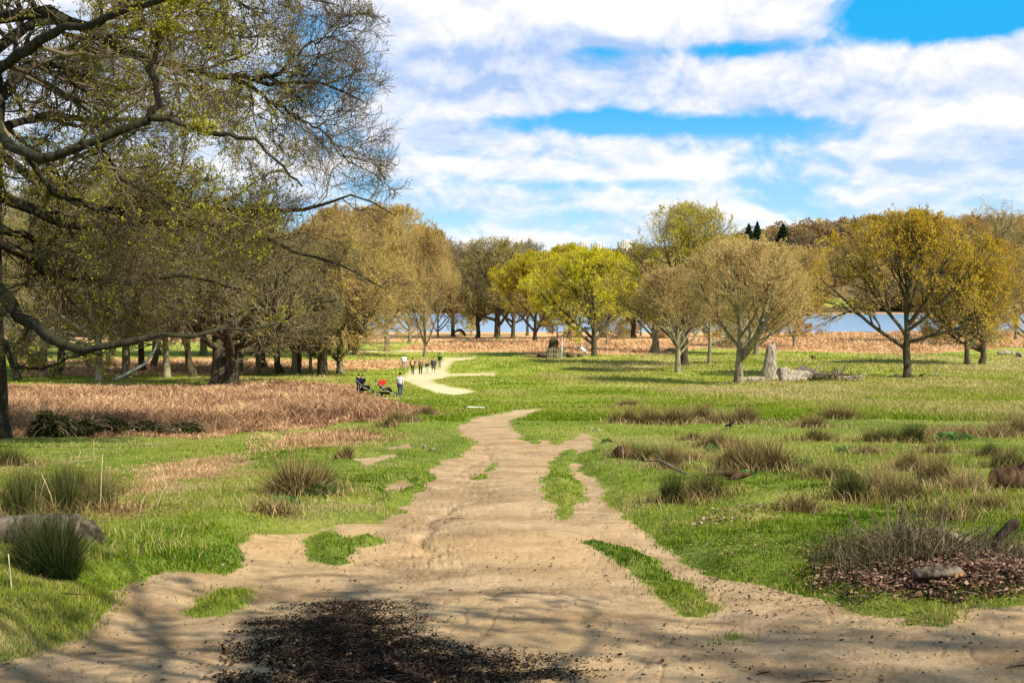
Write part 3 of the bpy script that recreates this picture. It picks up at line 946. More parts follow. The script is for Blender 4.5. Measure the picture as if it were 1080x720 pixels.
G_LAKE = 'trees along the near lake shore'
tree_at('old_olive', 525, 358, 'oak_tree', 'tall dark olive oak with thick crooked trunk standing before the lake', 0.98, 0.92, 0.2, G_LAKE)
tree_at('old_olive', 504, 356, 'oak_tree', 'olive tree with slim straight trunk left of the crooked dark oak', 0.86, 0.66, 2.2, G_LAKE)
tree_at('far_bare', 478, 355, 'ash_tree', 'bare grey tree whose twigs rise above the ochre tree by the lake', 1.0, 1.0, 0.6, G_LAKE)
tree_at('far_bare', 556, 354, 'ash_tree', 'bare tree with open top right of the crooked dark oak', 1.03, 0.72, 3.6, G_LAKE)
tree_at('old_olive', 541, 357, 'oak_tree', 'olive oak with grey trunk just right of the crooked dark oak', 0.80, 0.62, 4.0, G_LAKE)
tree_at('willow', 497, 354, 'willow_tree', 'small bright yellow willow at the water edge', 0.95, 0.7, 4.0, G_LAKE)
tree_at('round_yellow', 600, 357, 'maple_tree', 'yellow-green tree behind the fenced stump by the lake', 1.35, 0.9, 5.0, G_LAKE)
tree_at('old_olive', 668, 356, 'oak_tree', 'olive tree seen between the wide yellow tree and the tallest one', 0.78, 0.8, 5.0, G_LAKE)
tree_at('bare_grey', 720, 357, 'oak_tree', 'brown tree low behind the tallest yellow tree', 1.3, 1.2, 2.0, G_LAKE)
tree_at('gnarled', 1046, 362, 'veteran_oak_tree', 'bare gnarled old oak with thick twisted pale limbs against the sky', 1.0, 0.9, 0.0, G_LAKE)
tree_at('ochre_beech', 1012, 362, 'beech_tree', 'ochre tree with domed top left of the gnarled bare oak', 1.55, 1.0, 0.8, G_LAKE)
tree_at('ochre_beech', 1072, 358, 'beech_tree', 'tall ochre tree right of the gnarled bare oak', 1.7, 1.2, 2.8, G_LAKE)

for i, (k_, px, lab) in enumerate([
        ('ochre_beech', 588, 'low brown shore bush behind the left yellow-green tree'), ('small_orange', 634, 'low twiggy shore bush behind the right yellow-green tree'),
        ('ochre_beech', 676, 'low brown shore bush behind the pale broad stump'), ('bare_brown', 712, 'low brown shore bush behind the tallest yellow tree'),
        ('ochre_beech', 752, 'low brown shore bush left of the vase-shaped tree trunk'), ('small_orange', 792, 'low twiggy shore bush above the short fallen log'),
        ('ochre_beech', 832, 'low brown shore bush at the left end of the right water gap'), ('ochre_beech', 992, 'low brown shore bush right of the broad rounded tree'),
        ('bare_brown', 1040, 'low brown shore bush behind the close pair of orange-green trees')]):
    tree_at('shore_bush', px, 356 - (i % 3), 'willow_bush', lab, 0.9 + 0.15 * (i % 3), 1.0 + 0.12 * (i % 2), i * 1.1, 'low bushes along the lake shore')

G_WOOD = 'trees of the wood on the left'
tree_at('veteran', 236, 405, 'veteran_oak_tree', 'massive dark twin-trunked oak at the edge of the bracken', 0.98, 1.0, 0.2, G_WOOD)
wood = [
    ('bare_grey', 18, 399, 0.8, 0.8, 'thin-trunked tree leftmost in the wood, right of the near big oak trunk'),
    ('bare_brown', 46, 397, 1.05, 1.25, 'pale stout trunk second from the left in the wood'),
    ('bare_grey', 61, 396, 1.0, 1.0, 'dark trunk close right of the pale stout one'),
    ('bare_brown', 105, 400, 1.0, 1.05, 'mossy green-grey trunk left of the pale leaning dead branch'),
    ('bare_brown', 134, 397, 1.1, 1.2, 'thick mossy trunk behind the pale leaning dead branch'),
    ('bare_grey', 150, 391, 1.1, 0.9, 'slim trunk just right of the thick mossy one'),
    ('bare_grey', 162, 388, 1.2, 0.8, 'distant thin trunk between the mossy and the pale forked trunks'),
    ('bare_brown', 176, 397, 0.98, 1.0, 'pale low-forked trunk left of the massive twin oak'),
    ('bare_grey', 203, 396, 1.0, 0.9, 'narrow dark trunk next to the massive twin oak on its left'),
    ('bare_brown', 254, 391, 1.05, 0.8, 'slim pale trunk nearest to the massive twin oak on its right'),
    ('bare_brown', 272, 393, 1.0, 0.85, 'pale straight trunk second to the right of the massive twin oak'),
    ('bare_grey', 279, 389, 1.05, 0.8, 'leaning thin dark trunk third to the right of the massive twin oak'),
    ('bare_grey', 295, 393, 1.0, 0.9, 'straight brown trunk left of the close pale pair'),
    ('bare_brown', 310, 394, 0.98, 0.9, 'pale trunk of a close pair in the middle of the wood'),
    ('bare_grey', 314, 393, 0.95, 0.75, 'dark thin trunk touching the pale one of the pair'),
    ('bare_brown', 328, 394, 0.72, 0.55, 'very thin sapling trunk left of the short dark trunk'),
    ('veteran', 340, 396, 0.82, 0.66, 'short thick black trunk left of the last pale trunk'),
    ('ochre_beech', 359, 395, 0.92, 0.95, 'pale trunk with ochre crown, last in the front row near the pushchairs'),
]
for i, (k_, px, py, s, w, lab) in enumerate(wood):
    tree_at(k_, px, py, 'oak_tree' if k_ != 'ochre_beech' else 'beech_tree', lab, s * (1.28 if px < 230 else 1.05), w, i * 1.7, G_WOOD)
back = [
    ('ochre_beech', 448, 376, 1.15, 0.62, 'ochre tree with thin trunk by the path bend beyond the walkers'),
    ('ochre_beech', 408, 371, 1.45, 1.1, 'ochre-orange tree highest in the wood edge, behind the white-shirted walker'),
    ('ochre_beech', 462, 357, 1.0, 0.7, 'small ochre tree with two pale trunks by the lake end of the wood'),
    ('ochre_beech', 432, 362, 1.45, 1.0, 'ochre tree sloping down to the lake at the end of the wood'),
    ('ochre_beech', 375, 374, 1.38, 1.2, 'ochre tree behind the last pale trunk of the front row'),
    ('round_yellow', 335, 378, 1.12, 0.9, 'yellow-green tree deep in the wood behind the short black trunk'),
    ('round_yellow', 292, 376, 1.1, 0.9, 'yellow-green tree deep in the wood behind the leaning thin trunk'),
    ('bare_brown', 265, 375, 1.5, 1.3, 'tall brown tree deep in the wood right of the massive oak'),
    ('bare_brown', 215, 374, 1.55, 1.4, 'tall brown tree deep in the wood behind the massive oak'),
    ('bare_grey', 165, 375, 1.6, 1.4, 'tall grey tree deep in the wood above the leaning dead branch'),
    ('bare_brown', 118, 374, 1.6, 1.4, 'tall brown tree deep in the wood right of the low mossy limb'),
    ('bare_brown', 66, 376, 1.6, 1.4, 'tall brown tree deep in the wood behind the low mossy limb'),
    ('bare_grey', 10, 375, 1.6, 1.4, 'tall grey tree deep in the wood at the left edge'),
    ('bare_brown', -60, 384, 1.5, 1.4, 'brown tree just beyond the left edge of the wood'),
]
for i, (k_, px, py, s, w, lab) in enumerate(back):
    tree_at(k_, px, py, 'beech_tree' if 'och' in k_ else 'oak_tree', lab, s, w, i * 2.3 + 0.5, G_WOOD)


# ------------------------------------------------------------------ the near oak whose limbs hang over the left of the view
def polyline(pts, r0, r1, k=18):
    p = np.array([at(a_, b_, c_) for a_, b_, c_ in pts])
    seg = np.concatenate([[0], np.cumsum(np.linalg.norm(np.diff(p, axis=0), axis=1))])
    t = np.linspace(0, seg[-1], k)
    q = np.stack([np.interp(t, seg, p[:, i]) for i in range(3)], 1)
    q[1:-1] = 0.25 * q[:-2] + 0.5 * q[1:-1] + 0.25 * q[2:]
    return q, np.linspace(r0, r1, k)


def near_oak():
    r = np.random.default_rng(77)
    foot = gp(-14, 465)
    root = thing('oak_tree', 'huge near oak with dark spreading limbs and fresh green buds, trunk at the left edge', 'tree', foot)
    off = np.array(foot)
    tk = np.array([[0, 0, -0.4], [0, 0, 0], [0.02, 0, 0.5], [0.05, 0, 1.6], [0.0, 0, 3.0], [-0.05, 0.1, 4.6], [0.1, 0, 6.5], [0.25, 0.1, 8.5], [0.1, 0, 10.5], [0.2, 0, 12.5]])
    trr = np.array([0.75, 0.62, 0.5, 0.45, 0.44, 0.42, 0.36, 0.28, 0.18, 0.1])
    LB = [
        ([(-14, 95, 28), (-2, 135, 25), (28, 167, 23), (60, 167, 22.5), (100, 151, 22.5), (157, 124, 22.5)], 0.15, 0.10),
        ([(157, 124, 22.5), (166, 100, 22.5), (160, 72, 22.5), (172, 30, 22.5), (190, -20, 22.5)], 0.09, 0.03),
        ([(157, 124, 22.5), (185, 128, 22.5), (215, 143, 22.5), (262, 142, 22.5), (300, 175, 22.5), (320, 200, 22.5)], 0.075, 0.02),
        ([(-14, 290, 28), (10, 322, 26), (45, 350, 24), (88, 379, 23), (112, 358, 23), (150, 355, 23), (185, 356, 23), (218, 345, 23.5), (255, 352, 24), (292, 340, 24.5)], 0.22, 0.022),
        ([(-14, 20, 28), (60, 10, 27.5), (130, 55, 27), (200, 75, 27), (250, 82, 27), (292, 90, 27), (340, 84, 27), (385, 108, 27)], 0.2, 0.02),
        ([(262, 84, 27), (296, 80, 27), (315, 52, 27), (345, 40, 27), (378, 20, 27)], 0.07, 0.012),
        ([(245, 82, 27), (285, 105, 27), (325, 130, 27), (350, 150, 27), (370, 170, 27)], 0.07, 0.012),
        ([(-14, 150, 28.5), (60, 210, 29), (130, 225, 29), (200, 215, 29), (280, 228, 29), (335, 215, 29), (365, 200, 29), (415, 226, 29)], 0.16, 0.015),
        ([(-14, 200, 28), (70, 240, 28.5), (140, 236, 29), (230, 235, 30), (290, 260, 30), (350, 275, 30), (405, 300, 30)], 0.16, 0.02),
        ([(-14, 330, 28), (16, 388, 27.5), (60, 386, 27), (78, 376, 27), (115, 368, 27)], 0.08, 0.02),
        ([(-14, -30, 28), (80, -40, 27), (180, -30, 27), (280, -15, 27), (345, 5, 27)], 0.2, 0.02),
        ([(-14, -90, 28), (60, -130, 28), (160, -150, 28), (260, -100, 28), (330, -60, 28)], 0.2, 0.02),
        ([(-14, 250, 28), (60, 290, 30), (130, 300, 31.5), (190, 290, 32.5), (260, 305, 33)], 0.15, 0.03),
        ([(-14, 80, 28), (60, 30, 25), (150, 10, 22), (220, -20, 19.5)], 0.16, 0.03),
        ([(-14, 120, 28), (40, 60, 30), (110, 90, 33), (180, 100, 35)], 0.16, 0.03),
        ([(-14, 60, 28), (-140, 60, 28), (-260, 120, 28), (-330, 160, 28)], 0.2, 0.03),
        ([(-14, 140, 28), (50, 120, 32), (120, 130, 34), (190, 120, 35), (250, 130, 36)], 0.16, 0.03),
        ([(-14, 60, 28), (40, 20, 31), (120, 30, 33), (200, 30, 34), (280, 40, 34)], 0.16, 0.03),
        ([(-14, 230, 28), (50, 260, 32), (110, 270, 34), (170, 250, 35)], 0.14, 0.03),
        ([(-14, 0, 28), (30, -60, 31), (110, -40, 33), (200, -60, 34)], 0.16, 0.03),
        ([(-14, 180, 28), (-120, 190, 26), (-220, 260, 25)], 0.16, 0.03),
        ([(-14, -150, 28), (-100, -200, 27), (-200, -150, 26)], 0.16, 0.03),
        ([(28, 167, 23), (60, 205, 23.5), (120, 225, 25), (165, 262, 25)], 0.06, 0.015),
        ([(100, 151, 22.5), (130, 190, 23.6), (180, 215, 24.4), (215, 250, 24.2)], 0.05, 0.012),
    ]
    tb = Buf()
    V_, Q_ = tubes(tk[None], trr[None], 16)
    V_ = V_ * (1 + 0.0) + np.random.default_rng(3).normal(size=V_.shape) * 0.012
    tb.add(V_, Q_)
    link('trunk', tb.mesh('trunk', [B_OAK], True), root)
    PL, RL = [], []
    for pts, r0, r1 in LB:
        q, rr_ = polyline(pts, r0 * 0.86, r1 * 0.86)
        q = q - off
        q[2:] += r.normal(size=q[2:].shape) * 0.045
        lb = Buf()
        v, qd = tubes(q[None], (rr_ * r.uniform(0.86, 1.12, 18))[None], 9)
        v = v + r.normal(size=v.shape) * np.repeat(rr_ * 0.10, 9)[:, None]
        lb.add(v, qd)
        link('limb', lb.mesh('limb', [B_OAK], True), root)
        PL.append(q); RL.append(rr_)
    P1 = np.array(PL); R1 = np.array(RL)
    env = (np.array([0.3, 0.5, 8.3]), np.array([10.7, 9.0, 6.4]))
    P2, R2 = grow(P1, R1, 12, 0.08, 1.0, 0.4, 1.1, 2.9, 7, r, 0.24, 0.08, env, 0.55, 0.018, 0.3)
    yy = P2[:, -1, 1] + off[1]
    keep = (yy > 24.3) | (r.uniform(size=len(yy)) < 0.16)
    P2, R2 = P2[keep], R2[keep]
    P3, R3 = grow(P2, R2, 8, 0.12, 1.0, 0.35, 1.1, 1.45, 6, r, 0.26, 0.02, env, 0.6, 0.009, 0.4)
    P4, R4 = grow(P3, R3, 8, 0.1, 1.0, 0.35, 1.0, 0.75, 5, r, 0.26, 0.05, env, 0.6, 0.0062, 0.6)
    P5, R5 = grow(P4, R4, 4, 0.15, 1.0, 0.4, 1.0, 0.34, 3, r, 0.22, 0.08, env, 0.8, 0.0045, 0.7, envk=1.0)
    qx = proj(P5[:, -1, 0] + off[0], P5[:, -1, 1] + off[1], P5[:, -1, 2] + off[2])
    kp = (r.uniform(size=len(P5)) > 0.5 * sstep(290, 350, qx[0])) & ~((qx[1] > 352) & (r.uniform(size=len(P5)) < 0.7))
    P5, R5 = P5[kp], R5[kp]
    cb = Buf()
    for P_, R_, s_ in ((P2, R2, 5), (P3, R3, 4), (P4, R4, 3), (P5, R5, 3)):
        v, q = tubes(P_, R_, s_)
        cb.add(v, q, mat=0, tint=np.repeat(r.uniform(0, 0.7, len(P_)), len(v) // len(P_)))
    # bud and young leaf clusters at the twig ends, denser inside, none on the bare right-hand rim
    tips = P5[:, -1]
    wpx, wpy = proj(tips[:, 0] + off[0], tips[:, 1] + off[1], tips[:, 2] + off[2])
    dens = 1.0 - sstep(255, 345, wpx + 60 * fbm(wpy / 60, wpx / 60, 2, 4))
    dens = dens * (1 - 0.75 * sstep(215, 300, wpy))
    dens = np.maximum(dens, 0.02) * (0.25 + 0.95 * vnoise(tips[:, 0] * 1.3, tips[:, 2] * 1.3 + tips[:, 1], 8))
    sel = tips[r.uniform(size=len(tips)) < dens * 0.85]
    C = np.repeat(sel, 7, axis=0) + r.normal(size=(len(sel) * 7, 3)) * 0.034
    v, q = leaves(C, 0.026, r, 0.65)
    cb.add(v, q, mat=1)
    link('crown', cb.mesh('crown', [M_TWIG, L_LIME], False), root)
    return root


near_oak()

# the tree standing beside and behind the viewer, whose shade dapples the near path
tmv, cmv = grow_tree(seed=31, h=15, fork=4.4, R_=6.0, zb=5.0, tr=0.30, n=(8, 6, 5, 4), up=0.15, leaf=0.075, nleaf=6500, wander=0.2,
                     bark=B_DARK, twig=M_TWIG, leafmat=L_LIME)
for (x_, y_, s_, rz_, lab) in ((12.6, -4.6, 1.0, 0.3, 'tall bare tree beside the viewer, outside the picture on the right'),
                               (3.0, 0.2, 0.86, 2.3, 'slim bare tree just beside the viewer, outside the picture')):
    rt = thing('oak_tree', lab, 'tree', (x_, y_, H(x_, y_)), rz_)
    rt.scale = (s_, s_, s_)
    link('trunk', tmv, rt); link('crown', cmv, rt)


# ------------------------------------------------------------------ far woodland beyond the lake
def crown_cloud(b, r, c, rad, hgt, n, size, tint):
    """one far crown: many small leaf faces over a lumpy shell, plus stems"""
    d = norm(r.normal(size=(n, 3)))
    lump = 1 + 0.22 * np.sin(d[:, 0] * 5 + c[0]) * np.cos(d[:, 2] * 4 + c[1]) + r.normal(size=n) * 0.09
    C = np.array(c) + d * np.array([rad, rad, hgt / 2]) * lump[:, None] * (r.uniform(0.45, 1.0, n) ** 0.4)[:, None]
    v, q = leaves(C, size, r, 0.8)
    b.add(v, q, mat=0, tint=tint)
    base_ = np.array([c[0], c[1], c[2] - hgt / 2 - 3.0])
    k = 4
    ends = np.array(c) + norm(r.normal(size=(k, 3)) + np.array([0, 0, 1.0])) * rad * 0.7
    P = np.stack([np.broadcast_to(base_, (k, 3)), 0.5 * base_ + 0.5 * ends + r.normal(size=(k, 3)) * 0.4, ends], 1)
    v, q = tubes(P, np.tile([[0.45, 0.28, 0.1]], (k, 1)), 4)
    b.add(v, q, mat=1, tint=0.3)


M_FARLEAF = tint_material('far_wood_leaves', [(0.17, 0.125, 0.075), (0.30, 0.21, 0.10), (0.42, 0.28, 0.10), (0.50, 0.40, 0.075), (0.58, 0.50, 0.075)], trans=0.3, rnd=0.3)
r = np.random.default_rng(91)
wb = Buf()
cnt = 0
for i in range(2600):
    y_ = r.uniform(850, 1330) if i % 3 else r.uniform(1000, 1250)
    px_ = r.uniform(-60, 1160)
    x_ = (px_ - 540) / F * y_
    pyc = proj(x_, y_, H(x_, y_))[1]
    if 868 < px_ < 905 and y_ < 960: continue           # grassy clearing
    if y_ > 1180 and H(x_, y_) < H(x_, 1150) + 6 and r.uniform() < 0.5: continue
    if cnt > 900: break
    cnt += 1
    rad = r.uniform(6, 10.5); hg = r.uniform(13, 20)
    tn = r.choice([0.05, 0.18, 0.3, 0.4, 0.6, 0.8], p=[0.26, 0.24, 0.2, 0.12, 0.1, 0.08])
    crown_cloud(wb, r, (x_, y_, H(x_, y_) + hg / 2 + 2.5), rad, hg, 420, 0.85, tn)
for i in range(650):
    y_ = r.uniform(880, 1230); px_ = r.uniform(690, 1110)
    if 866 < px_ < 906 and y_ < 965: continue
    x_ = (px_ - 540) / F * y_
    rad = r.uniform(5.5, 9); hg = r.uniform(12, 18)
    crown_cloud(wb, r, (x_, y_, H(x_, y_) + hg / 2 + 1.5), rad, hg, 330, 0.8, r.choice([0.05, 0.2, 0.35, 0.5, 0.7], p=[0.3, 0.3, 0.2, 0.12, 0.08]))
wm = wb.mesh('woodland', [M_FARLEAF, B_DARK])
tag(link('woodland', wm), 'brown and ochre woodland covering the hill across the lake', 'woodland', kind='stuff')
# rim of tall trees that closes the horizon left of the gap
wb = Buf()
for i in range(150):
    y_ = r.uniform(560, 830); px_ = r.uniform(-80, 690)
    x_ = (px_ - 540) / F * 900
    y_ = r.uniform(850, 1000)
    rad = r.uniform(8, 12); hg = r.uniform(18, 26)
    crown_cloud(wb, r, (x_, y_, H(x_, y_) + hg / 2 + 2), rad, hg, 520, 0.9, r.choice([0.1, 0.25, 0.45, 0.6]))
tag(link('woodland', wb.mesh('woodland', [M_FARLEAF, B_DARK])), 'tall brown shoreline wood across the lake, behind the meadow trees', 'woodland', kind='stuff')

# conifers on the ridge
def conifer_mesh(seed, h, rad):
    r = np.random.default_rng(seed)
    n = 9000
    t = r.uniform(0.0, 1, n) ** 1.3
    lay = 1 + 0.2 * np.sin(t * 60)
    rr_ = rad * (1 - t) ** 0.75 * lay * r.uniform(0.5, 1.05, n)
    a = r.uniform(0, 2 * math.pi, n)
    C = np.stack([np.cos(a) * rr_, np.sin(a) * rr_, 2 + t * (h - 2) - rr_ * 0.25], 1)
    b = Buf()
    v, q = leaves(C, 0.55, r, 0.5)
    b.add(v, q)
    tb = Buf(); tb.add(*tubes(np.array([[[0, 0, -1], [0, 0, h * 0.5], [0, 0, h * 0.95]]]), np.array([[0.7, 0.4, 0.1]]), 8))
    return tb.mesh('trunk', [B_DARK], True), b.mesh('crown', [L_CON])


ct, cc_ = conifer_mesh(5, 30, 7.0)
for px_, top, y_, s_, w_, lab in ((789, 236, 1040, 1.0, 1.15, 'dark pointed conifer, left of the close pair on the ridge'), (798, 234, 1050, 1.05, 1.2, 'dark pointed conifer, right of the close pair on the ridge'),
                                  (825, 236, 1060, 1.0, 1.6, 'dark broad conifer standing alone on the ridge')):
    x_ = (px_ - 540) / F * y_
    ztop = at(px_, top, y_)[2]
    rt = thing('conifer_tree', lab, 'tree', (x_, y_, ztop - 30 * s_), 0.3, 'conifers on the far ridge')
    rt['group'] = 'conifers on the far ridge'
    rt.scale = (w_, w_, s_)
    link('trunk', ct, rt); link('crown', cc_, rt)


# ------------------------------------------------------------------ distant tower blocks
def tower(px, w, top, y, lab):
    M1 = MATS.get('render_wall') or plain('render_wall', (0.80, 0.74, 0.60), 0.8, 0.2, 0.05, 0.05)
    M2 = MATS.get('window_glass') or plain('window_glass', (0.22, 0.25, 0.28), 0.3, 0.4, 0.1, 0.2)
    x_ = (px - 540) / F * y
    W = w / F * y; zt = at(px, top, y)[2]; hgt = 62
    root = thing('tower_block', lab, 'building', (x_, y, zt - hgt), 0.25, 'tower blocks beyond the wood')
    b = Buf()
    def bx(x0, x1, y0, y1, z0, z1, mat=0, buf=b):
        v = [(x0, y0, z0), (x1, y0, z0), (x1, y1, z0), (x0, y1, z0), (x0, y0, z1), (x1, y0, z1), (x1, y1, z1), (x0, y1, z1)]
        buf.add(v, [(0, 3, 2, 1), (4, 5, 6, 7), (0, 1, 5, 4), (1, 2, 6, 5), (2, 3, 7, 6), (3, 0, 4, 7)], mat=mat)
    bx(-W / 2, W / 2, 0, W * 0.6, 0, hgt - 3)
    for fl in range(19):
        bx(-W / 2 - 0.4, W / 2 + 0.4, -0.6, 0.0 - 0.01, 1 + fl * 3.1, 1.9 + fl * 3.1)
    link('wall', b.mesh('wall', [M1]), root)
    t = Buf(); bx(-W * 0.2, W * 0.25, 2, W * 0.4, hgt - 2.99, hgt, buf=t)
    link('roof', t.mesh('roof', [M1]), root)
    n = max(3, int(W / 4))
    wbm = Buf()
    for fl in range(19):
        for i in range(n):
            cx = -W / 2 + (i + 0.5) * W / n
            bx(cx - W / n * 0.3, cx + W / n * 0.3, -0.12, -0.03, 2.1 + fl * 3.1, 3.5 + fl * 3.1, buf=wbm)
    wo = link('window', wbm.mesh('window', [M2]), root)
    wo['kind'] = 'stuff'


tower(615, 9, 254, 1900, 'pale tower block above the wood, left of the central pair')
tower(631, 12, 255, 1880, 'pale tower block above the wood, right of the central pair')
tower(661, 15, 253, 1950, 'pale tower block partly behind the tallest yellow tree')
tower(591, 6, 258, 1980, 'small pale tower block furthest left above the wood')


# ------------------------------------------------------------------ stuff on the ground: grass, bracken, leaf mould
def scatter(n, x0, x1, y0, y1, r, power=1.0):
    px = r.uniform(x0, x1, n); py = y0 + (y1 - y0) * r.uniform(0, 1, n) ** power
    x, y = ground_xy(px, py)
    return x, y


def masks(x, y):
    return dirt_sd(x, y), multi_sd(BRACKEN, x, y), multi_sd(LITTER, x, y), multi_sd(STRAW, x, y)


def blades(x, y, z, hgt, wid, r, lean=0.5, seg=2):
    """bent tapering blades; returns verts, quads, tris"""
    n = len(x)
    a = r.uniform(0, 2 * math.pi, n)
    dx, dy = np.cos(a), np.sin(a)
    l = lean * r.uniform(0.1, 1.0, n) * hgt
    f = r.uniform(0, 2 * math.pi, n)
    wx, wy = np.cos(f) * wid * 0.5, np.sin(f) * wid * 0.5
    p0 = np.stack([x, y, z - 0.01], 1)
    p1 = np.stack([x + dx * l * 0.35, y + dy * l * 0.35, z + hgt * 0.55], 1)
    p2 = np.stack([x + dx * l, y + dy * l, z + hgt], 1)
    w = np.stack([wx, wy, np.zeros(n)], 1)
    V = np.stack([p0 - w, p0 + w, p1 + w * 0.75, p1 - w * 0.75, p2], 1).reshape(-1, 3)
    i = np.arange(n)[:, None] * 5
    return V, i + np.array([[0, 1, 2, 3]]), i + np.array([[3, 2, 4]])


M_GRASS = tint_material('grass_blades', [(0.055, 0.115, 0.008), (0.135, 0.210, 0.014), (0.245, 0.310, 0.030), (0.34, 0.32, 0.08), (0.50, 0.41, 0.19)], trans=0.35, rnd=0.35)
def straw_w(x, y):
    s_ = multi_sd(STRAW, x, y)
    return np.clip(0.5 + s_ / (1.0 + 0.03 * y) + fbm(x * 0.25, y * 0.12, 4, 66) * 2.2, 0, 1)


r = np.random.default_rng(301)
x, y = scatter(620000, -30, 1110, 424, 740, r, 0.9)
s_d, s_b, s_l, s_s = masks(x, y)
wild = fbm(x * 0.6, y * 0.6, 3, 17)
keep = (s_d < -0.015 + r.normal(size=len(x)) * 0.075 * (r.uniform(size=len(x)) < 0.5)) & (s_l < 0.1) & ((s_b < 0.05 * y * wild) | (r.uniform(size=len(x)) < 0.22) | ((y < 37) & (s_b < 0.3 + 2.5 * fbm(x * 1.1, y * 1.1, 3, 23)))) & (r.uniform(size=len(x)) < 0.75 + wild)
x, y, wild = x[keep], y[keep], wild[keep]
z = height(x, y)
tuft = np.clip(vnoise(x * 3.0, y * 3.0, 91) - 0.45, 0, 1) * 2
hg = (0.012 + 0.026 * tuft + 0.026 * np.clip(wild * 2, 0, 1) + y * 0.0006) * r.uniform(0.5, 1.4, len(x))
wd = 0.0035 + y * 0.00055
v, q, t = blades(x, y, z, hg, wd, r, 0.8)
tn = 0.43 + fbm(x * 0.45, y * 0.3, 4, 5) * 1.9 + fbm(x * 2.2, y * 2.2, 2, 15) * 0.7 + (r.uniform(size=len(x)) < 0.10) * 0.45 + straw_w(x, y) * sstep(25, 60, y) * 0.25
gb = Buf(); gb.add(v, q, t, tint=np.repeat(tn, 5))
tag(link('grass', gb.mesh('grass', [M_GRASS])), 'short tufted green grass beside the path', 'grass', kind='stuff')

# longer rank grass on the right foreground and around the rushes
x, y = scatter(60000, 600, 1110, 440, 640, r)
x2, y2 = scatter(20000, -30, 330, 470, 640, r)
x = np.concatenate([x, x2]); y = np.concatenate([y, y2])
s_d, s_b, s_l, s_s = masks(x, y)
rank = fbm(x * 0.35 + 4, y * 0.35, 3, 77)
keep = (s_d < -0.25) & (rank > 0.09) & (s_l < 0.2)
x, y = x[keep], y[keep]
z = height(x, y)
v, q, t = blades(x, y, z, r.uniform(0.03, 0.12, len(x)), 0.004 + y * 0.0005, r, 1.1)
gb = Buf(); gb.add(v, q, t, tint=np.repeat(r.uniform(0.3, 1.0, len(x)), 5))
tag(link('rough_grass', gb.mesh('rough_grass', [M_GRASS])), 'longer pale tussocky grass among the rushes', 'grass', kind='stuff')

# meadow grass further out, in tufts
x, y = scatter(290000, -10, 1090, 366, 444, r, 0.8)
s_d, s_b, s_l, s_s = masks(x, y)
keep = (s_d < -0.3) & (s_b < 0)
x, y, s_s = x[keep], y[keep], s_s[keep]
z = height(x, y)
sw_ = straw_w(x, y)
hh = (0.08 + 0.10 * sw_) * r.uniform(0.4, 1.5, len(x)) * (0.6 + 0.9 * vnoise(x * 0.3, y * 0.3, 7))
v, q, t = blades(x, y, z, hh, 0.03 + y * 0.0006, r, 1.2)
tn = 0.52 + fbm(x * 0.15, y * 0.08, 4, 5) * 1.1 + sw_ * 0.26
gb = Buf(); gb.add(v, q, t, tint=np.repeat(tn, 5))
tag(link('meadow_grass', gb.mesh('meadow_grass', [M_GRASS])), 'sunlit yellow green meadow grass between the trees', 'grass', kind='stuff')

# bracken: last year's fronds, collapsed and tangled
M_BRACK = tint_material('dead_bracken', [(0.08, 0.042, 0.026), (0.26, 0.14, 0.075), (0.46, 0.275, 0.15), (0.62, 0.41, 0.21), (0.76, 0.57, 0.33)], trans=0.2, rnd=0.6)


def bracken(polys, n, box, r, hmax, wk, tint, name, label, thr=-0.1, frac=0.3, lean=1.6):
    x, y = scatter(n, *box, r)
    s = multi_sd(polys, x, y) + fbm(x * 0.8, y * 0.8, 3, 31) * 1.2 * np.clip(y / 40, 0.15, 2)
    d_ = dirt_sd(x, y)
    keep = (s > thr) & (d_ < -0.15)
    x, y, s = x[keep], y[keep], s[keep]
    z = height(x, y)
    edge = np.clip(s / (0.4 + 0.02 * y), 0.25, 1)
    clump = 0.55 + 0.9 * vnoise(x * 0.9, y * 0.5, 12)
    hg = hmax * r.uniform(0.25, 1.0, len(x)) * edge * clump
    v, q, t = blades(x, y, z, hg, wk * (0.5 + r.uniform(0, 1, len(x))) * y, r, lean)
    tn = tint + fbm(x * 0.3, y * 0.18, 3, 44) * 0.7 + fbm(x * 1.6, y * 1.2, 3, 45) * 0.9
    b = Buf(); b.add(v, q, t, tint=np.repeat(tn, 5))
    # floating side leaflets
    m_ = int(len(x) * frac)
    C = np.stack([x[:m_], y[:m_], z[:m_] + hg[:m_] * r.uniform(0.3, 1.0, m_)], 1) + r.normal(size=(m_, 3)) * 0.05
    v, q = leaves(C, 0.9 * wk * y[:m_] * 1.3 + 0.012, r, 0.35)
    b.add(v, q, tint=np.repeat(tn[:m_] + 0.05, 4))
    tag(link(name, b.mesh(name, [M_BRACK])), label, 'bracken', kind='stuff')


bracken([BRACKEN[0]], 150000, (-30, 480, 398, 472), r, 0.52, 0.0009, 0.46, 'bracken', 'brown field of dead bracken in front of the wood')
bracken([BRACKEN[1], BRACKEN[2], BRACKEN[3]], 42000, (-30, 300, 480, 575), r, 0.13, 0.00042, 0.50, 'bracken_litter', 'pale orange broken bracken lying on the grass on the left', -0.25, 0.10, 3.2)
bracken([BRACKEN[6]], 6000, (260, 430, 446, 486), r, 0.30, 0.0007, 0.48, 'bracken_litter', 'straw and thin bracken at the lower edge of the bracken field', -0.5, 0.1, 1.0)
bracken([BRACKEN[4]], 45000, (0, 470, 374, 396), r, 0.6, 0.0009, 0.72, 'bracken', 'sunlit pinkish bracken strip between the wood trunks')
bracken([BRACKEN[5]], 90000, (400, 1110, 343, 378), r, 0.8, 0.0009, 0.70, 'bracken', 'sunlit orange bracken band before the lake')

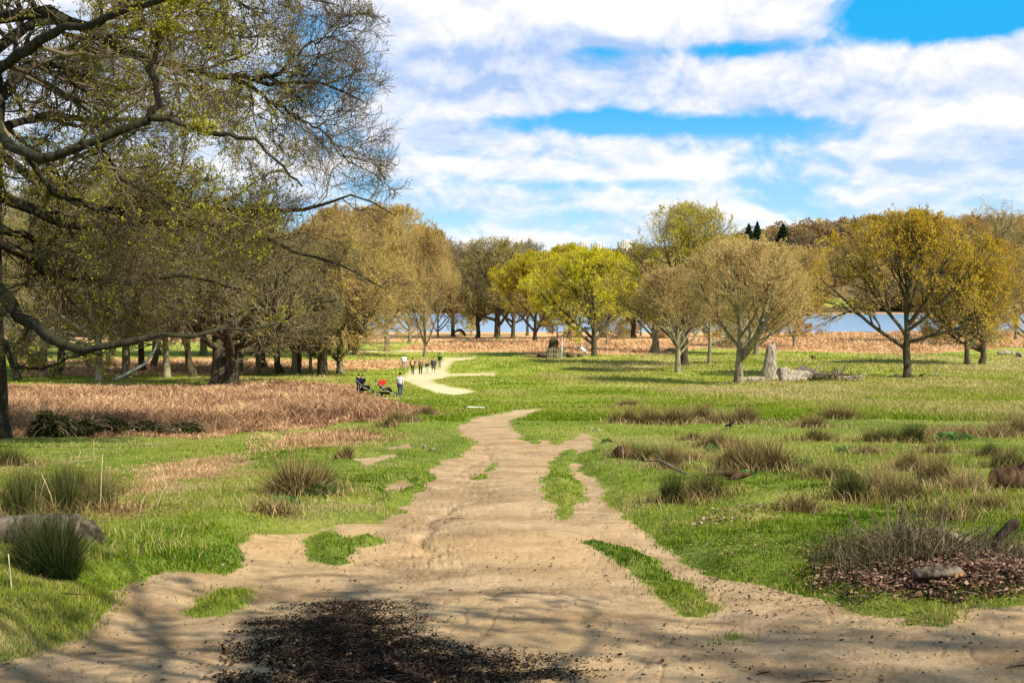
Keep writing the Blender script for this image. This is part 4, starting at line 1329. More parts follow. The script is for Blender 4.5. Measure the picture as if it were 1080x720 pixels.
# leaf mould and twigs
M_LITT = tint_material('rotting_leaves', [(0.009, 0.007, 0.005), (0.026, 0.019, 0.014), (0.07, 0.050, 0.036), (0.20, 0.15, 0.12)], trans=0.0, rnd=0.85)
M_LITB = tint_material('brown_leaves', [(0.035, 0.020, 0.014), (0.10, 0.055, 0.035), (0.24, 0.14, 0.09), (0.48, 0.35, 0.26)], trans=0.0, rnd=0.9)


def litter(poly, n, box, r, size, mat, tint, name, label, wob=0.6, lift=0.02, dens=1.0):
    x, y = scatter(n, *box, r)
    s = multi_sd(poly, x, y) + fbm(x * 1.3, y * 5.0, 5, 31) * wob + r.normal(size=n) * 0.06
    keep = r.uniform(size=n) < dens * np.clip((s + 0.12) / 0.5, 0, 1)
    x, y = x[keep], y[keep]
    z = height(x, y) + r.uniform(0, lift, len(x))
    C = np.stack([x, y, z], 1)
    k = len(x)
    a = norm(r.normal(size=(k, 3)) * np.array([1, 1, 0.22])); b_ = norm(np.cross(a, r.normal(size=(k, 3)) * 0.5 + np.array([0, 0, 1.0])))
    ss_ = (size * r.uniform(0.4, 1.4, k))[:, None]
    V_ = np.stack([C - a * ss_, C + b_ * ss_ * 0.6 + [0, 0, 0.006], C + a * ss_, C - b_ * ss_ * 0.6 + [0, 0, 0.004]], 1).reshape(-1, 3)
    bb = Buf(); bb.add(V_, np.arange(k * 4).reshape(k, 4), tint=np.repeat(np.full(k, tint), 4))
    m_ = k // 14
    P = C[:m_, None, :] + np.cumsum(np.concatenate([np.zeros((m_, 1, 3)), norm(r.normal(size=(m_, 1, 3)) * [1, 1, 0.12]) * r.uniform(0.006, 0.028, (m_, 1, 1)) + r.normal(size=(m_, 3, 3)) * 0.002], 1), 1) + np.array([0, 0, 0.012])
    v, q = tubes(P, np.full((m_, 4), 0.0018), 3)
    bb.add(v, q, tint=tint + 0.2)
    tag(link(name, bb.mesh(name, [mat])), label, 'leaf litter', kind='stuff')


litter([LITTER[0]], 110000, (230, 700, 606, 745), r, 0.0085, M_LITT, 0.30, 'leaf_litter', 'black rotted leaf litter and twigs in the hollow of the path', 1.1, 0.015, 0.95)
litter([LITTER[1]], 42000, (830, 1110, 585, 640), r, 0.019, M_LITB, 0.38, 'leaf_litter', 'brown dead leaves heaped round the brush pile', 0.5, 0.05, 0.55)
litter([STRAW[4]], 5000, (730, 830, 540, 566), r, 0.026, M_LITB, 0.6, 'leaf_litter', 'patch of pale brown dead leaves on the right grass', 0.3)
# fallen leaves lying loose over path and turf
x, y = scatter(2600, -20, 1100, 470, 740, r)
x2, y2 = scatter(2600, 700, 1100, 500, 640, r)
x = np.concatenate([x, x2]); y = np.concatenate([y, y2])
k_ = fbm(x * 0.9, y * 0.9, 3, 202) > -0.02
x, y = x[k_], y[k_]
C = np.stack([x, y, height(x, y) + r.uniform(0.004, 0.02, len(x))], 1)
a_ = norm(r.normal(size=C.shape) * [1, 1, 0.2]); b_ = norm(np.cross(a_, r.normal(size=C.shape) * 0.4 + [0, 0, 1]))
q_ = (0.016 * r.uniform(0.5, 1.4, len(x)))[:, None]
V_ = np.stack([C - a_ * q_, C + b_ * q_ * .55 + [0, 0, .004], C + a_ * q_, C - b_ * q_ * .55 + [0, 0, .003]], 1).reshape(-1, 3)
bb = Buf(); bb.add(V_, np.arange(len(V_)).reshape(-1, 4), tint=0.45)
tag(link('fallen_leaves', bb.mesh('fallen_leaves', [M_LITB])), 'scattered brown dead leaves on the path and turf', 'leaves', kind='stuff')
# loose small stones and crumbs on the path
x, y = scatter(5200, 40, 1110, 470, 740, r)
k_ = dirt_sd(x, y) > 0.05
x, y = x[k_], y[k_]
C = np.stack([x, y, height(x, y) + 0.003], 1)
k = len(x)
s_ = (0.0022 + 0.010 * r.uniform(0, 1, k) ** 5)[:, None] * (0.7 + 0.05 * y[:, None])
oct_ = np.array([[1, 0, 0], [0, 1, 0], [-1, 0, 0], [0, -1, 0], [0, 0, 0.7], [0, 0, -0.7]], float)
V_ = (C[:, None, :] + oct_[None] * s_[:, None, :] * r.uniform(0.6, 1.2, (k, 6, 1))).reshape(-1, 3)
tri = np.array([[0, 1, 4], [1, 2, 4], [2, 3, 4], [3, 0, 4], [1, 0, 5], [2, 1, 5], [3, 2, 5], [0, 3, 5]])
bb = Buf(); bb.add(V_, None, (np.arange(k)[:, None, None] * 6 + tri[None]).reshape(-1, 3), tint=np.repeat(r.uniform(0, 1, k), 6))
M_PEB = tint_material('pebbles', [(0.07, 0.045, 0.03), (0.22, 0.15, 0.09), (0.50, 0.40, 0.28)], trans=0.0, rnd=0.4)
tag(link('gravel', bb.mesh('gravel', [M_PEB])), 'small stones and crumbs scattered on the bare earth', 'gravel', kind='stuff')

# ------------------------------------------------------------------ rush clumps
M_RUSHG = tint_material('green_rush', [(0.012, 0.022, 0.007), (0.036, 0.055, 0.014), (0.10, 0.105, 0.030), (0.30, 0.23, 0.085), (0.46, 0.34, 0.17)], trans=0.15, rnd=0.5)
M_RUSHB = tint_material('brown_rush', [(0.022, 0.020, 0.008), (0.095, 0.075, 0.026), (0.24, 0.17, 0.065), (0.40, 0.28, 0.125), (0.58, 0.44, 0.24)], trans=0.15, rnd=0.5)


def rush_mesh(seed, n, w, hgt, mat, t0, t1, wid=0.006, splay=0.55):
    """unit clump: base radius about w/2, blade height hgt"""
    r = np.random.default_rng(seed)
    a = r.uniform(0, 2 * math.pi, n); rr_ = np.sqrt(r.uniform(0, 1, n)) * w * 0.36
    x = np.cos(a) * rr_; y = np.sin(a) * rr_
    nt = 7
    tc_ = r.normal(size=(nt, 2)) * w * 0.19; th = r.uniform(0.55, 1.1, nt)
    wi = r.integers(0, nt, n)
    x = x * 0.42 + tc_[wi, 0]; y = y * 0.42 + tc_[wi, 1]
    lean = splay * hgt * (rr_ / (w * 0.36)) * r.uniform(0.3, 1.2, n)
    al = a + r.normal(size=n) * 0.5
    hh = th[wi] * hgt * r.uniform(0.4, 1.1, n) * (1 - 0.25 * (rr_ / (w * 0.36)) ** 2)
    broken = r.uniform(size=n) < 0.12
    p0 = np.stack([x, y, np.full(n, -0.03)], 1)
    dirv = np.stack([np.cos(al), np.sin(al), np.zeros(n)], 1)
    p1 = p0 + dirv * lean[:, None] * 0.3 + np.array([0, 0, 1]) * hh[:, None] * 0.5
    p2 = p0 + dirv * (lean * np.where(broken, 1.8, 1.0))[:, None] + np.array([0, 0, 1]) * (hh * np.where(broken, 0.45, 1.0))[:, None]
    f = r.uniform(0, math.pi, n)
    wv = np.stack([np.cos(f), np.sin(f), np.zeros(n)], 1) * wid * 0.5
    V_ = np.stack([p0 - wv, p0 + wv, p1 + wv * 0.85, p1 - wv * 0.85, p2 - wv * 0.2, p2 + wv * 0.2], 1).reshape(-1, 3)
    i = np.arange(n)[:, None] * 6
    q = np.concatenate([i + np.array([[0, 1, 2, 3]]), i + np.array([[3, 2, 5, 4]])])
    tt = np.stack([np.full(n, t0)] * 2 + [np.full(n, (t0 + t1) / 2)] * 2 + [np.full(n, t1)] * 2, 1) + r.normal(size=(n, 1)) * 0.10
    b = Buf(); b.add(V_, q, tint=tt.ravel())
    return b.mesh('rush_blades', [mat])


RUSH = {
    'green': [rush_mesh(41 + i, 1100, 0.8, 0.62, M_RUSHG, 0.0, 0.50, 0.007, 0.75) for i in range(3)],
    'mixed': [rush_mesh(51 + i, 900, 0.8, 0.60, M_RUSHG, 0.02, 0.72, 0.007, 0.7) for i in range(3)],
    'brown': [rush_mesh(61 + i, 1100, 0.9, 0.55, M_RUSHB, 0.0, 0.66, 0.010, 0.8) for i in range(3)],
    'straw': [rush_mesh(71 + i, 800, 0.9, 0.52, M_RUSHB, 0.15, 0.85, 0.009, 0.9) for i in range(3)],
    'fine': [rush_mesh(81, 3600, 0.9, 0.60, M_RUSHG, -0.1, 0.38, 0.004, 0.8)],
}
G_RUSH = 'rush clumps in the grass'
# kind, pixel x, base y, width px, height px, label
rushes = [
    ('fine', 52, 632, 96, 66, 'dark green rush clump in front of the old log in the near left corner'),
    ('green', 18, 566, 56, 52, 'dark green rush clump cut by the left edge just above the old log'),
    ('green', 66, 560, 52, 44, 'green rush clump above the middle of the old log'),
    ('mixed', 98, 556, 48, 48, 'pale-tipped rush clump right-hand end of the big left patch'),
    ('green', 30, 532, 55, 38, 'green rush clump at the back of the big left patch, touching the left edge'),
    ('green', 74, 534, 60, 40, 'dark rush clump at the middle back of the big left patch'),
    ('mixed', 108, 534, 34, 36, 'straggly straw-tipped rush at the back right of the big left patch'),
    ('green', 10, 494, 44, 26, 'green rush clump at the left edge below the bramble'),
    ('brown', 314, 527, 76, 48, 'large brownish rush clump left of the path beside the leafy weeds'),
    ('green', 332, 522, 46, 40, 'green rush growing into the right side of the large brownish clump'),
    ('green', 366, 487, 14, 14, 'tiny dark rush tuft above right of the large brownish clump'),
    ('green', 410, 451, 12, 10, 'tiny dark rush tuft at the tip of the bracken field'),
    ('green', 290, 553, 24, 11, 'low grey-green tuft below the leafy weeds'),
    ('brown', 421, 447, 26, 16, 'brown rush clump at the lower right edge of the bracken field'),
    ('brown', 445, 440, 30, 15, 'brown rush clump at the right tip of the bracken field'),
    ('brown', 662, 428, 26, 9, 'small dark brown rush clump above the long brown row'),
    ('brown', 664, 448, 30, 19, 'greenish brown rush clump at the left end of the long brown row'),
    ('brown', 688, 449, 34, 22, 'brown rush clump second from the left in the long brown row'),
    ('brown', 712, 449, 34, 23, 'brown rush clump third from the left in the long brown row'),
    ('brown', 738, 447, 34, 24, 'tall brown rush clump in the middle of the long brown row'),
    ('straw', 764, 449, 30, 18, 'straw coloured rush clump near the right of the long brown row'),
    ('brown', 790, 449, 34, 23, 'reddish brown rush clump at the right end of the long brown row'),
    ('brown', 659, 484, 20, 18, 'dark brown tuft with a pale stick, nearest to the side path'),
    ('mixed', 679, 487, 34, 26, 'thin grey-green rush left of the curved fallen branch'),
    ('brown', 703, 496, 32, 32, 'dark green and brown rush under the curved fallen branch'),
    ('straw', 728, 486, 32, 20, 'straw tuft above the curved fallen branch'),
    ('green', 709, 537, 36, 37, 'dark upright green rush below the curved fallen branch'),
    ('mixed', 745, 531, 42, 36, 'thin light green rush right of the dark upright one'),
    ('brown', 757, 474, 34, 20, 'brown rush clump above left of the biggest brown clump'),
    ('green', 731, 468, 18, 9, 'very small grey tuft below the long brown row'),
    ('brown', 784, 499, 50, 38, 'left half of the biggest brown rush clump in the right meadow'),
    ('brown', 812, 501, 54, 42, 'right half of the biggest brown rush clump, beside the leafy plant'),
    ('brown', 884, 443, 46, 17, 'orange brown rush clump standing alone at the top of the right meadow'),
    ('brown', 852, 453, 34, 15, 'orange brown clump left of the lone top one'),
    ('mixed', 860, 466, 32, 14, 'greenish clump below the orange brown ones'),
    ('mixed', 930, 467, 34, 24, 'grey-green rush left of the dark spiky one'),
    ('green', 965, 467, 38, 27, 'dark spiky rush in front of the long straw strip'),
    ('straw', 994, 460, 40, 17, 'straw clump at the left end of the long straw strip'),
    ('straw', 1022, 461, 38, 18, 'straw clump second in the long straw strip'),
    ('straw', 1050, 461, 38, 19, 'straw clump third in the long straw strip'),
    ('brown', 1074, 460, 36, 24, 'brown clump of the long straw strip cut by the right edge'),
    ('brown', 917, 482, 22, 12, 'small reddish tuft on the open green right of the leafy plant'),
    ('green', 988, 480, 20, 12, 'small dark tuft below the dark spiky rush'),
    ('green', 1042, 485, 26, 18, 'compact dark tuft with leaves at its foot near the right edge'),
    ('mixed', 872, 514, 40, 28, 'thin brown rush at the left end of the big right patch'),
    ('green', 899, 538, 46, 42, 'dark green rush at the lower left of the big right patch'),
    ('straw', 930, 525, 48, 40, 'straw rush at the middle of the big right patch'),
    ('mixed', 950, 537, 40, 34, 'blue-green rush with pale tips at the bottom of the big right patch'),
    ('brown', 955, 500, 34, 24, 'brown rush at the top of the big right patch'),
    ('brown', 988, 520, 38, 42, 'tall brown rush at the upper right of the big right patch'),
    ('straw', 1016, 529, 46, 40, 'spreading straw rush at the right end of the big right patch'),
    ('mixed', 1064, 500, 34, 26, 'thin rush behind the dark log at the right edge'),
    ('green', 846, 551, 24, 17, 'low green tuft on the leaf-strewn grass below the big right patch'),
    ('mixed', 1040, 548, 26, 20, 'wispy tuft in front of the dark log at the right edge'),
    ('green', 1000, 556, 30, 15, 'low tuft just behind the brush pile'),
]
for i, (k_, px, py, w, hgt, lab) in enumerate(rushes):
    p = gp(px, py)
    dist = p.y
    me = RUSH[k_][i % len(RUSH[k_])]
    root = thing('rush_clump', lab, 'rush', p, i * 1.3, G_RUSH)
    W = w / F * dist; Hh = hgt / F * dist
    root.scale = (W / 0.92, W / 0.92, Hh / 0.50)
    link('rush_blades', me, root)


sk = Buf()
for (k_, px, py, w, hgt, lab) in rushes[1:]:
    p = gp(px, py); W = w / F * p.y
    n_ = 420
    x = p.x + r.normal(size=n_) * W * 0.55; y = p.y + r.normal(size=n_) * W * 0.5
    keep = dirt_sd(x, y) < -0.05
    x, y = x[keep], y[keep]
    v, q, t = blades(x, y, height(x, y), r.uniform(0.04, 0.24, len(x)), 0.004 + y * 0.0004, r, 1.4)
    sk.add(v, q, t, tint=np.repeat(r.uniform(0.25, 0.75, len(x)) + (0.2 if k_ in ('brown', 'straw') else 0.0), 5))
tag(link('rough_grass', sk.mesh('rough_grass', [M_RUSHB])), 'brown thatch and bent stems between the rush clumps', 'grass', kind='stuff')


# leafy plants (dock and nettle rosettes)
def leafy_mesh(seed, n, rad, hgt, size, mat):
    r = np.random.default_rng(seed)
    a = r.uniform(0, 2 * math.pi, n); rr_ = np.sqrt(r.uniform(0, 1, n)) * rad
    C = np.stack([np.cos(a) * rr_, np.sin(a) * rr_, hgt * r.uniform(0.15, 1, n) * (1 - 0.5 * (rr_ / rad) ** 2)], 1)
    out = np.stack([np.cos(a), np.sin(a), r.uniform(0.1, 1.0, n)], 1)
    out = norm(out + r.normal(size=(n, 3)) * 0.3)
    side = norm(np.cross(out, np.array([0, 0, 1.0]) + r.normal(size=(n, 3)) * 0.2))
    s_ = (size * r.uniform(0.5, 1.3, n))[:, None]
    V_ = np.stack([C, C + out * s_ * 0.5 + side * s_ * 0.32 + [0, 0, 0.005], C + out * s_, C + out * s_ * 0.5 - side * s_ * 0.32 + [0, 0, 0.005]], 1).reshape(-1, 3)
    b = Buf(); b.add(V_, np.arange(n * 4).reshape(n, 4), tint=np.repeat(r.uniform(0, 1, n), 4))
    return b.mesh('leaves', [mat])


M_DOCK = tint_material('dock_leaves', [(0.03, 0.09, 0.02), (0.08, 0.18, 0.04), (0.16, 0.28, 0.08)], trans=0.3, rnd=0.4)
for i, (px, py, w, hgt, lab) in enumerate([
        (844, 495, 26, 14, 'fresh leafy green plant right of the biggest brown rush clump'),
        (752, 477, 16, 9, 'small pale leafy weed in front of the middle brown rush'),
        (336, 528, 46, 12, 'spreading leafy weeds at the foot of the large brownish left rush'),
        (300, 540, 34, 10, 'low dark leafy weeds below the large brownish left rush'),
        (1005, 465, 40, 7, 'low leafy weeds along the front of the long straw strip'),
        (892, 480, 24, 7, 'small bluish leafy weed on the open green'),
        (790, 508, 16, 6, 'little leafy weed beside the brown wood fragment'),
        (640, 470, 10, 4, 'tiny leafy weed beside the bend of the side path')]):
    p = gp(px, py)
    W = w / F * p.y; Hh = hgt / F * p.y
    me = leafy_mesh(200 + i, 160, W * 0.5, Hh, max(0.05, W * 0.14), M_DOCK)
    o = thing('leafy_plant', lab, 'plant', p, 0, 'leafy weeds')
    link('leaves', me, o)


# brambles along the foot of the bracken
M_BRAM = tint_material('bramble_leaves', [(0.012, 0.018, 0.008), (0.035, 0.045, 0.014), (0.09, 0.075, 0.025), (0.17, 0.10, 0.05)], trans=0.15, rnd=0.5)


def bramble(px, py, w, hgt, seed, lab):
    r = np.random.default_rng(seed)
    p = gp(px, py)
    W = w / F * p.y; Hh = hgt / F * p.y
    root = thing('bramble_bush', lab, 'bush', p, 0, 'bramble bushes under the bracken field')
    n = 70
    a = r.uniform(0, 2 * math.pi, n)
    P = np.zeros((n, 6, 3))
    P[:, 0] = r.normal(size=(n, 3)) * [W * 0.15, W * 0.08, 0]
    d_ = np.stack([np.cos(a), np.sin(a) * 0.6, r.uniform(0.8, 2.2, n)], 1); d_ = norm(d_)
    for j in range(1, 6):
        P[:, j] = P[:, j - 1] + d_ * (r.uniform(0.6, 1.3, n) * Hh * 0.33)[:, None] * [W / Hh * 0.5, W / Hh * 0.35, 1]
        d_ = norm(d_ + [0, 0, -0.38] + r.normal(size=(n, 3)) * 0.15)
    P[:, :, 2] = np.maximum(P[:, :, 2], 0.02)
    b = Buf(); v, q = tubes(P, np.full((n, 6), 0.008), 3); b.add(v, q, tint=0.6)
    link('stems', b.mesh('stems', [M_TWIG]), root)
    m_ = 3200
    u = norm(r.normal(size=(m_, 3))); u[:, 2] = np.abs(u[:, 2])
    C = u * [W * 0.5, W * 0.3, Hh * 0.95] * (r.uniform(0.3, 1, m_) ** 0.5)[:, None] * (0.75 + 0.5 * vnoise(u[:, 0] * 3 + seed, u[:, 1] * 3 + u[:, 2] * 2, 5))[:, None]
    v, q = leaves(C, 0.035, r, 0.7)
    b = Buf(); b.add(v, q, tint=0.3)
    link('leaves', b.mesh('leaves', [M_BRAM]), root)


bramble(52, 463, 48, 28, 1, 'largest dark bramble bush at the left end of the row')
bramble(88, 462, 40, 18, 2, 'dark bramble bush second from the left in the row')
bramble(118, 461, 42, 17, 3, 'low bramble bush in the middle of the row')
bramble(155, 460, 48, 14, 4, 'low brown bramble bush fourth in the row')
bramble(194, 459, 46, 12, 5, 'lowest bramble bush at the right end of the row')


# ------------------------------------------------------------------ dead wood
def log_mesh(pts, rad, mat, seed=0, sides=14, rough=0.10, k=16, name='log'):
    """an irregular log from a list of points (local), radii interpolated, cut ends in their own material"""
    r = np.random.default_rng(seed)
    p = np.array(pts, float)
    seg = np.concatenate([[0], np.cumsum(np.linalg.norm(np.diff(p, axis=0), axis=1))])
    t = np.linspace(0, seg[-1], k)
    q = np.stack([np.interp(t, seg, p[:, i]) for i in range(3)], 1)
    rr_ = np.interp(t, seg, np.broadcast_to(rad, (len(p),)))
    v, qd, tr = tubes(q[None], rr_[None], sides, cap=True)
    n = k * sides
    ctr = np.repeat(q, sides, axis=0)
    i = np.arange(n)
    lob = 1 + rough * np.sin((i % sides) / sides * 2 * math.pi * 3 + seed) + r.normal(size=n) * rough * 0.45
    v[:n] = ctr + (v[:n] - ctr) * lob[:, None]
    b = Buf()
    b.add(v, qd, mat=0)
    b2 = b
    b2.t.append(tr); b2.tm.append(np.full(len(tr), 1))
    return b2.mesh(name, [mat, M_CUT if mat is B_BROWN else mat], True)


def local(ptspix, origin, y=None):
    return [np.array(at(a_, b_, c_)) - np.array(origin) for a_, b_, c_ in ptspix]


# old grey log, near left
p = gp(40, 606)
rt = thing('old_log', 'large old grey log lying behind the dark rush in the near left corner', 'log', p)
link('log', log_mesh([(-1.3, 0.55, -0.04), (-0.35, 0.42, 0.0), (0.05, 0.36, 0.03), (0.24, 0.34, 0.01), (0.36, 0.30, -0.03)], [0.15, 0.18, 0.18, 0.15, 0.08], B_OLD, 4, 28, 0.05, 40), rt)
link('branch_stub', log_mesh([(0.16, 0.34, 0.16), (0.21, 0.20, 0.13), (0.25, 0.16, 0.02)], [0.055, 0.045, 0.02], B_LOG, 9, 8, 0.1, 6, 'branch_stub'), rt)

# cut log right foreground
p = gp(982, 628)
rt = thing('cut_log', 'short split log with orange broken face lying under the brush pile', 'log', p + Vector((0, -0.12, 0.035)), 0.12)
link('log', log_mesh([(-0.17, 0, 0.055), (-0.05, 0, 0.06), (0.06, 0.0, 0.065), (0.165, 0.01, 0.05), (0.2, 0.01, 0.045)], [0.036, 0.046, 0.048, 0.036, 0.012], B_OLD, 2, 18, 0.22, 20), rt)
bb = Buf(); vv, qq = leaves(np.array([[0.05 + 0.03 * i, -0.052, 0.06 + 0.008 * math.sin(i * 2)] for i in range(4)]), 0.028, np.random.default_rng(4), 0.8)
vv[:, 1] = -0.050 + (vv[:, 1] + 0.05) * 0.2
bb.add(vv, qq); link('broken_face', bb.mesh('broken_face', [M_CUT]), rt)

# slanting dark broken post
p = gp(1040, 596)
rt = thing('broken_branch', 'dark broken branch standing up slantwise out of the brush pile', 'branch', p)
link('branch', log_mesh([(0, 0, -0.05), (0.03, 0, 0.03), (0.12, 0.02, 0.15), (0.20, 0.03, 0.24), (0.245, 0.03, 0.27), (0.275, 0.03, 0.265)], [0.038, 0.036, 0.038, 0.038, 0.046, 0.03], B_BLACK, 3, 12, 0.12, 12), rt)
p = gp(1012, 592)
rt = thing('fallen_branch', 'grey weathered branch lying behind the slanting dark one', 'branch', p)
link('branch', log_mesh([(-0.30, 0.25, 0.10), (-0.1, 0.2, 0.12), (0.06, 0.1, 0.08), (0.16, 0.05, 0.03)], [0.03, 0.045, 0.04, 0.03], B_GREY, 5, 10, 0.1, 10), rt)

# big dark log on the right edge
p = gp(1070, 528)
rt = thing('fallen_log', 'thick dark log cut by the right edge of the photo beyond the big rush patch', 'log', p, 0.05)
link('log', log_mesh([(-0.30, 0, 0.17), (-0.1, 0, 0.17), (0.4, 0.1, 0.19), (1.2, 0.2, 0.18)], [0.12, 0.14, 0.15, 0.15], B_BROWN, 6, 16, 0.08, 14), rt)
link('branch_stub', log_mesh([(0.05, -0.02, 0.25), (0.10, -0.05, 0.36), (0.12, -0.04, 0.42)], [0.045, 0.03, 0.02], B_BROWN, 7, 8, 0.1, 5, 'branch_stub'), rt)

# curved branch and wood fragment
p = gp(735, 505)
rt = thing('fallen_branch', 'curved grey branch arching down over the dark rush in the right meadow', 'branch', p)
link('branch', log_mesh(local([(680, 486, p.y + .1), (692, 485, p.y + .1), (700, 487, p.y), (712, 494, p.y - .1), (724, 500, p.y - .2), (737, 507, p.y - .3)], p), [0.012, 0.02, 0.026, 0.024, 0.02, 0.014], B_LOG, 8, 8, 0.12, 14), rt)
link('twig', log_mesh(local([(697, 486, p.y), (694, 481, p.y), (690, 478, p.y)], p), [0.014, 0.01, 0.005], B_LOG, 9, 6, 0.1, 5, 'twig'), rt)
p = gp(775, 514)
rt = thing('wood_fragment', 'brown torn wood fragment on the grass below the biggest brown rush', 'dead wood', p)
link('log', log_mesh([(-0.42, 0.1, 0.06), (-0.15, 0.05, 0.10), (0.1, 0, 0.07), (0.24, -0.02, 0.10)], [0.015, 0.045, 0.05, 0.02], B_BROWN, 10, 8, 0.25, 10), rt)
link('splinter', log_mesh([(-0.12, -0.05, 0.0), (0.0, -0.03, 0.06), (0.18, 0.02, 0.10)], [0.02, 0.05, 0.02], B_BROWN, 11, 8, 0.3, 7, 'splinter'), rt)
p = gp(656, 487)
rt = thing('root_fragment', 'dark upturned root with a pale splinter at the brown tuft by the side path', 'dead wood', p)
link('root', log_mesh([(-0.15, 0, 0.0), (-0.05, 0, 0.14), (0.12, 0, 0.10), (0.2, 0, 0.0)], [0.06, 0.09, 0.07, 0.02], B_BROWN, 12, 10, 0.3, 9, 'root'), rt)
link('splinter', log_mesh([(0.0, -0.08, 0.0), (-0.01, -0.08, 0.14), (0.0, -0.08, 0.26)], [0.014, 0.012, 0.006], B_GREY, 13, 6, 0.1, 5, 'splinter'), rt)
p = gp(437, 447)
rt = thing('dark_log', 'small black log lying below the tip of the bracken field', 'log', p)
link('log', log_mesh([(-0.22, 0, 0.12), (-0.05, 0, 0.14), (0.12, 0, 0.07), (0.26, 0.02, 0.05)], [0.09, 0.12, 0.08, 0.05], B_DARK, 14, 10, 0.2, 8), rt)
p = gp(500, 429.6)
rt = thing('fallen_branch', 'long white peeled branch lying across the grass beyond the main path', 'branch', p)
M_WHITE = plain('bleached_wood', (0.78, 0.75, 0.68), 0.8, 0.2, 0.15, 8)
link('branch', log_mesh([(-0.36, 0, 0.09), (0, 0.05, 0.08), (0.4, 0, 0.07), (0.5, 0, 0.07)], [0.045, 0.045, 0.04, 0.03], M_WHITE, 15, 8, 0.1, 8), rt)
link('dark_end', log_mesh([(-0.48, 0, 0.09), (-0.37, 0, 0.09)], [0.07, 0.06], B_DARK, 15, 8, 0.2, 3, 'dark_end'), rt)
p = gp(488, 433.5)
rt = thing('wood_fragment', 'small flat black wood fragment left of the white peeled branch', 'dead wood', p)
link('log', log_mesh([(-0.22, 0, 0.04), (0, 0, 0.06), (0.24, 0, 0.03)], [0.03, 0.05, 0.02], B_DARK, 16, 8, 0.2, 6), rt)
for i, (px, py, s_, lab) in enumerate([(624, 454, 0.07, 'pale stone on the grass beyond the side path, left of two'), (631, 455, 0.07, 'pale stone on the grass beyond the side path, right of two'),
                                     (448, 476, 0.055, 'pale stone on the left verge, left of two'), (456, 477, 0.065, 'pale stone on the left verge, right of two')]):
    p = gp(px, py)
    bm_pts = [(-s_, 0, s_ * 0.3), (0, 0, s_ * 0.45), (s_, 0, s_ * 0.25)]
    o = thing('pale_stone', lab, 'stone', p, i, 'pale stones on the grass')
    link('stone', log_mesh(bm_pts, [s_ * 0.4, s_ * 0.6, s_ * 0.35], B_GREY, 20 + i, 8, 0.15, 6, 'stone'), o)

# brush pile: tangle of thin dead shoots
r = np.random.default_rng(404)
p = gp(965, 602)
rt = thing('brush_pile', 'heap of dark tangled dead twigs and shoots at the edge of the near path', 'brush', p)
n = 1000
px = r.uniform(872, 1090, n); py = r.normal(602, 7, n)
x, y = ground_xy(px, py)
x = np.clip(x, -9, 9)
z = height(x, y)
P = np.zeros((n, 5, 3)); P[:, 0] = np.stack([x, y, z - 0.02], 1)
tall = np.where((px > 930) & (px < 1010), 0.10, 0.055) * r.uniform(0.3, 1.35, n)
upw = r.uniform(0.1, 1.6, n)
d_ = norm(np.stack([r.normal(size=n), r.normal(size=n) * 0.7, upw], 1))
for j in range(1, 5):
    P[:, j] = P[:, j - 1] + d_ * tall[:, None]
    d_ = norm(d_ + r.normal(size=(n, 3)) * 0.28)
P -= np.array(p)
b = Buf(); v, q = tubes(P, np.tile(np.array([[0.0045, 0.004, 0.0034, 0.0028, 0.0018]]), (n, 1)) * r.uniform(0.5, 1.6, (n, 1)), 4)
b.add(v, q, tint=np.repeat(r.uniform(0, 1, n) ** 2, len(v) // n))
P2_, R2_ = grow(P, np.full((n, 5), 0.003), 2, 0.4, 1.0, 0.3, 0.9, 0.10, 3, r, 0.2, 0.1, None, 0.7, 0.0016)
v, q = tubes(P2_, R2_, 3); b.add(v, q, tint=np.repeat(r.uniform(0, 0.9, len(P2_)) ** 2, len(v) // len(P2_)))
link('twigs', b.mesh('twigs', [M_TWIG]), rt)
b = Buf(); n = 1300
px = r.uniform(855, 1000, n); py = r.normal(604, 9, n)
x, y = ground_xy(px, py); z = height(x, y)
v, q, t = blades(x - p.x, y - p.y, z - p.z, r.uniform(0.05, 0.26, n), np.full(n, 0.004), r, 0.5)
b.add(v, q, t, tint=0.35)
link('green_shoots', b.mesh('green_shoots', [M_RUSHG]), rt)

# tall dry stalks on the left
M_STALK = plain('dry_stalk', (0.62, 0.50, 0.27), 0.8, 0.2, 0.2, 10)
for i, (px, py, hpx, ln, lab) in enumerate([
        (99, 486, 19, 0, 'upright pale stalk on the green strip under the brambles'), (81, 498, 20, 4, 'forked pale stalk behind the big left rush patch'),
        (175, 520, 24, -5, 'pale stalk standing at the orange bracken litter'), (262, 490, 18, 3, 'pale stalk at the right end of the orange bracken litter'),
        (106, 560, 62, 3, 'tallest straw stalk rising through the big left rush patch'), (60, 562, 44, -16, 'leaning straw stalk in the big left rush patch'),
        (165, 556, 26, 12, 'straw stalk leaning right at the pale bracken litter'), (13, 650, 40, -4, 'white stalk standing in the near left corner'),
        (40, 548, 30, 8, 'short straw stalk at the left side of the big left rush patch'), (90, 525, 10, 26, 'broken straw stalk bent over behind the big left rush patch')]):
    p = gp(px, py)
    hh = hpx / F * p.y; lx = ln / F * p.y
    o = thing('dry_stalk', lab, 'stalk', p, 0, 'dry stalks on the left')
    link('stem', log_mesh([(0, 0, -0.02), (lx * 0.4, 0, hh * 0.5), (lx, 0.01, hh)], [0.005, 0.0045, 0.003], M_STALK, 30 + i, 5, 0.05, 5, 'stem'), o)

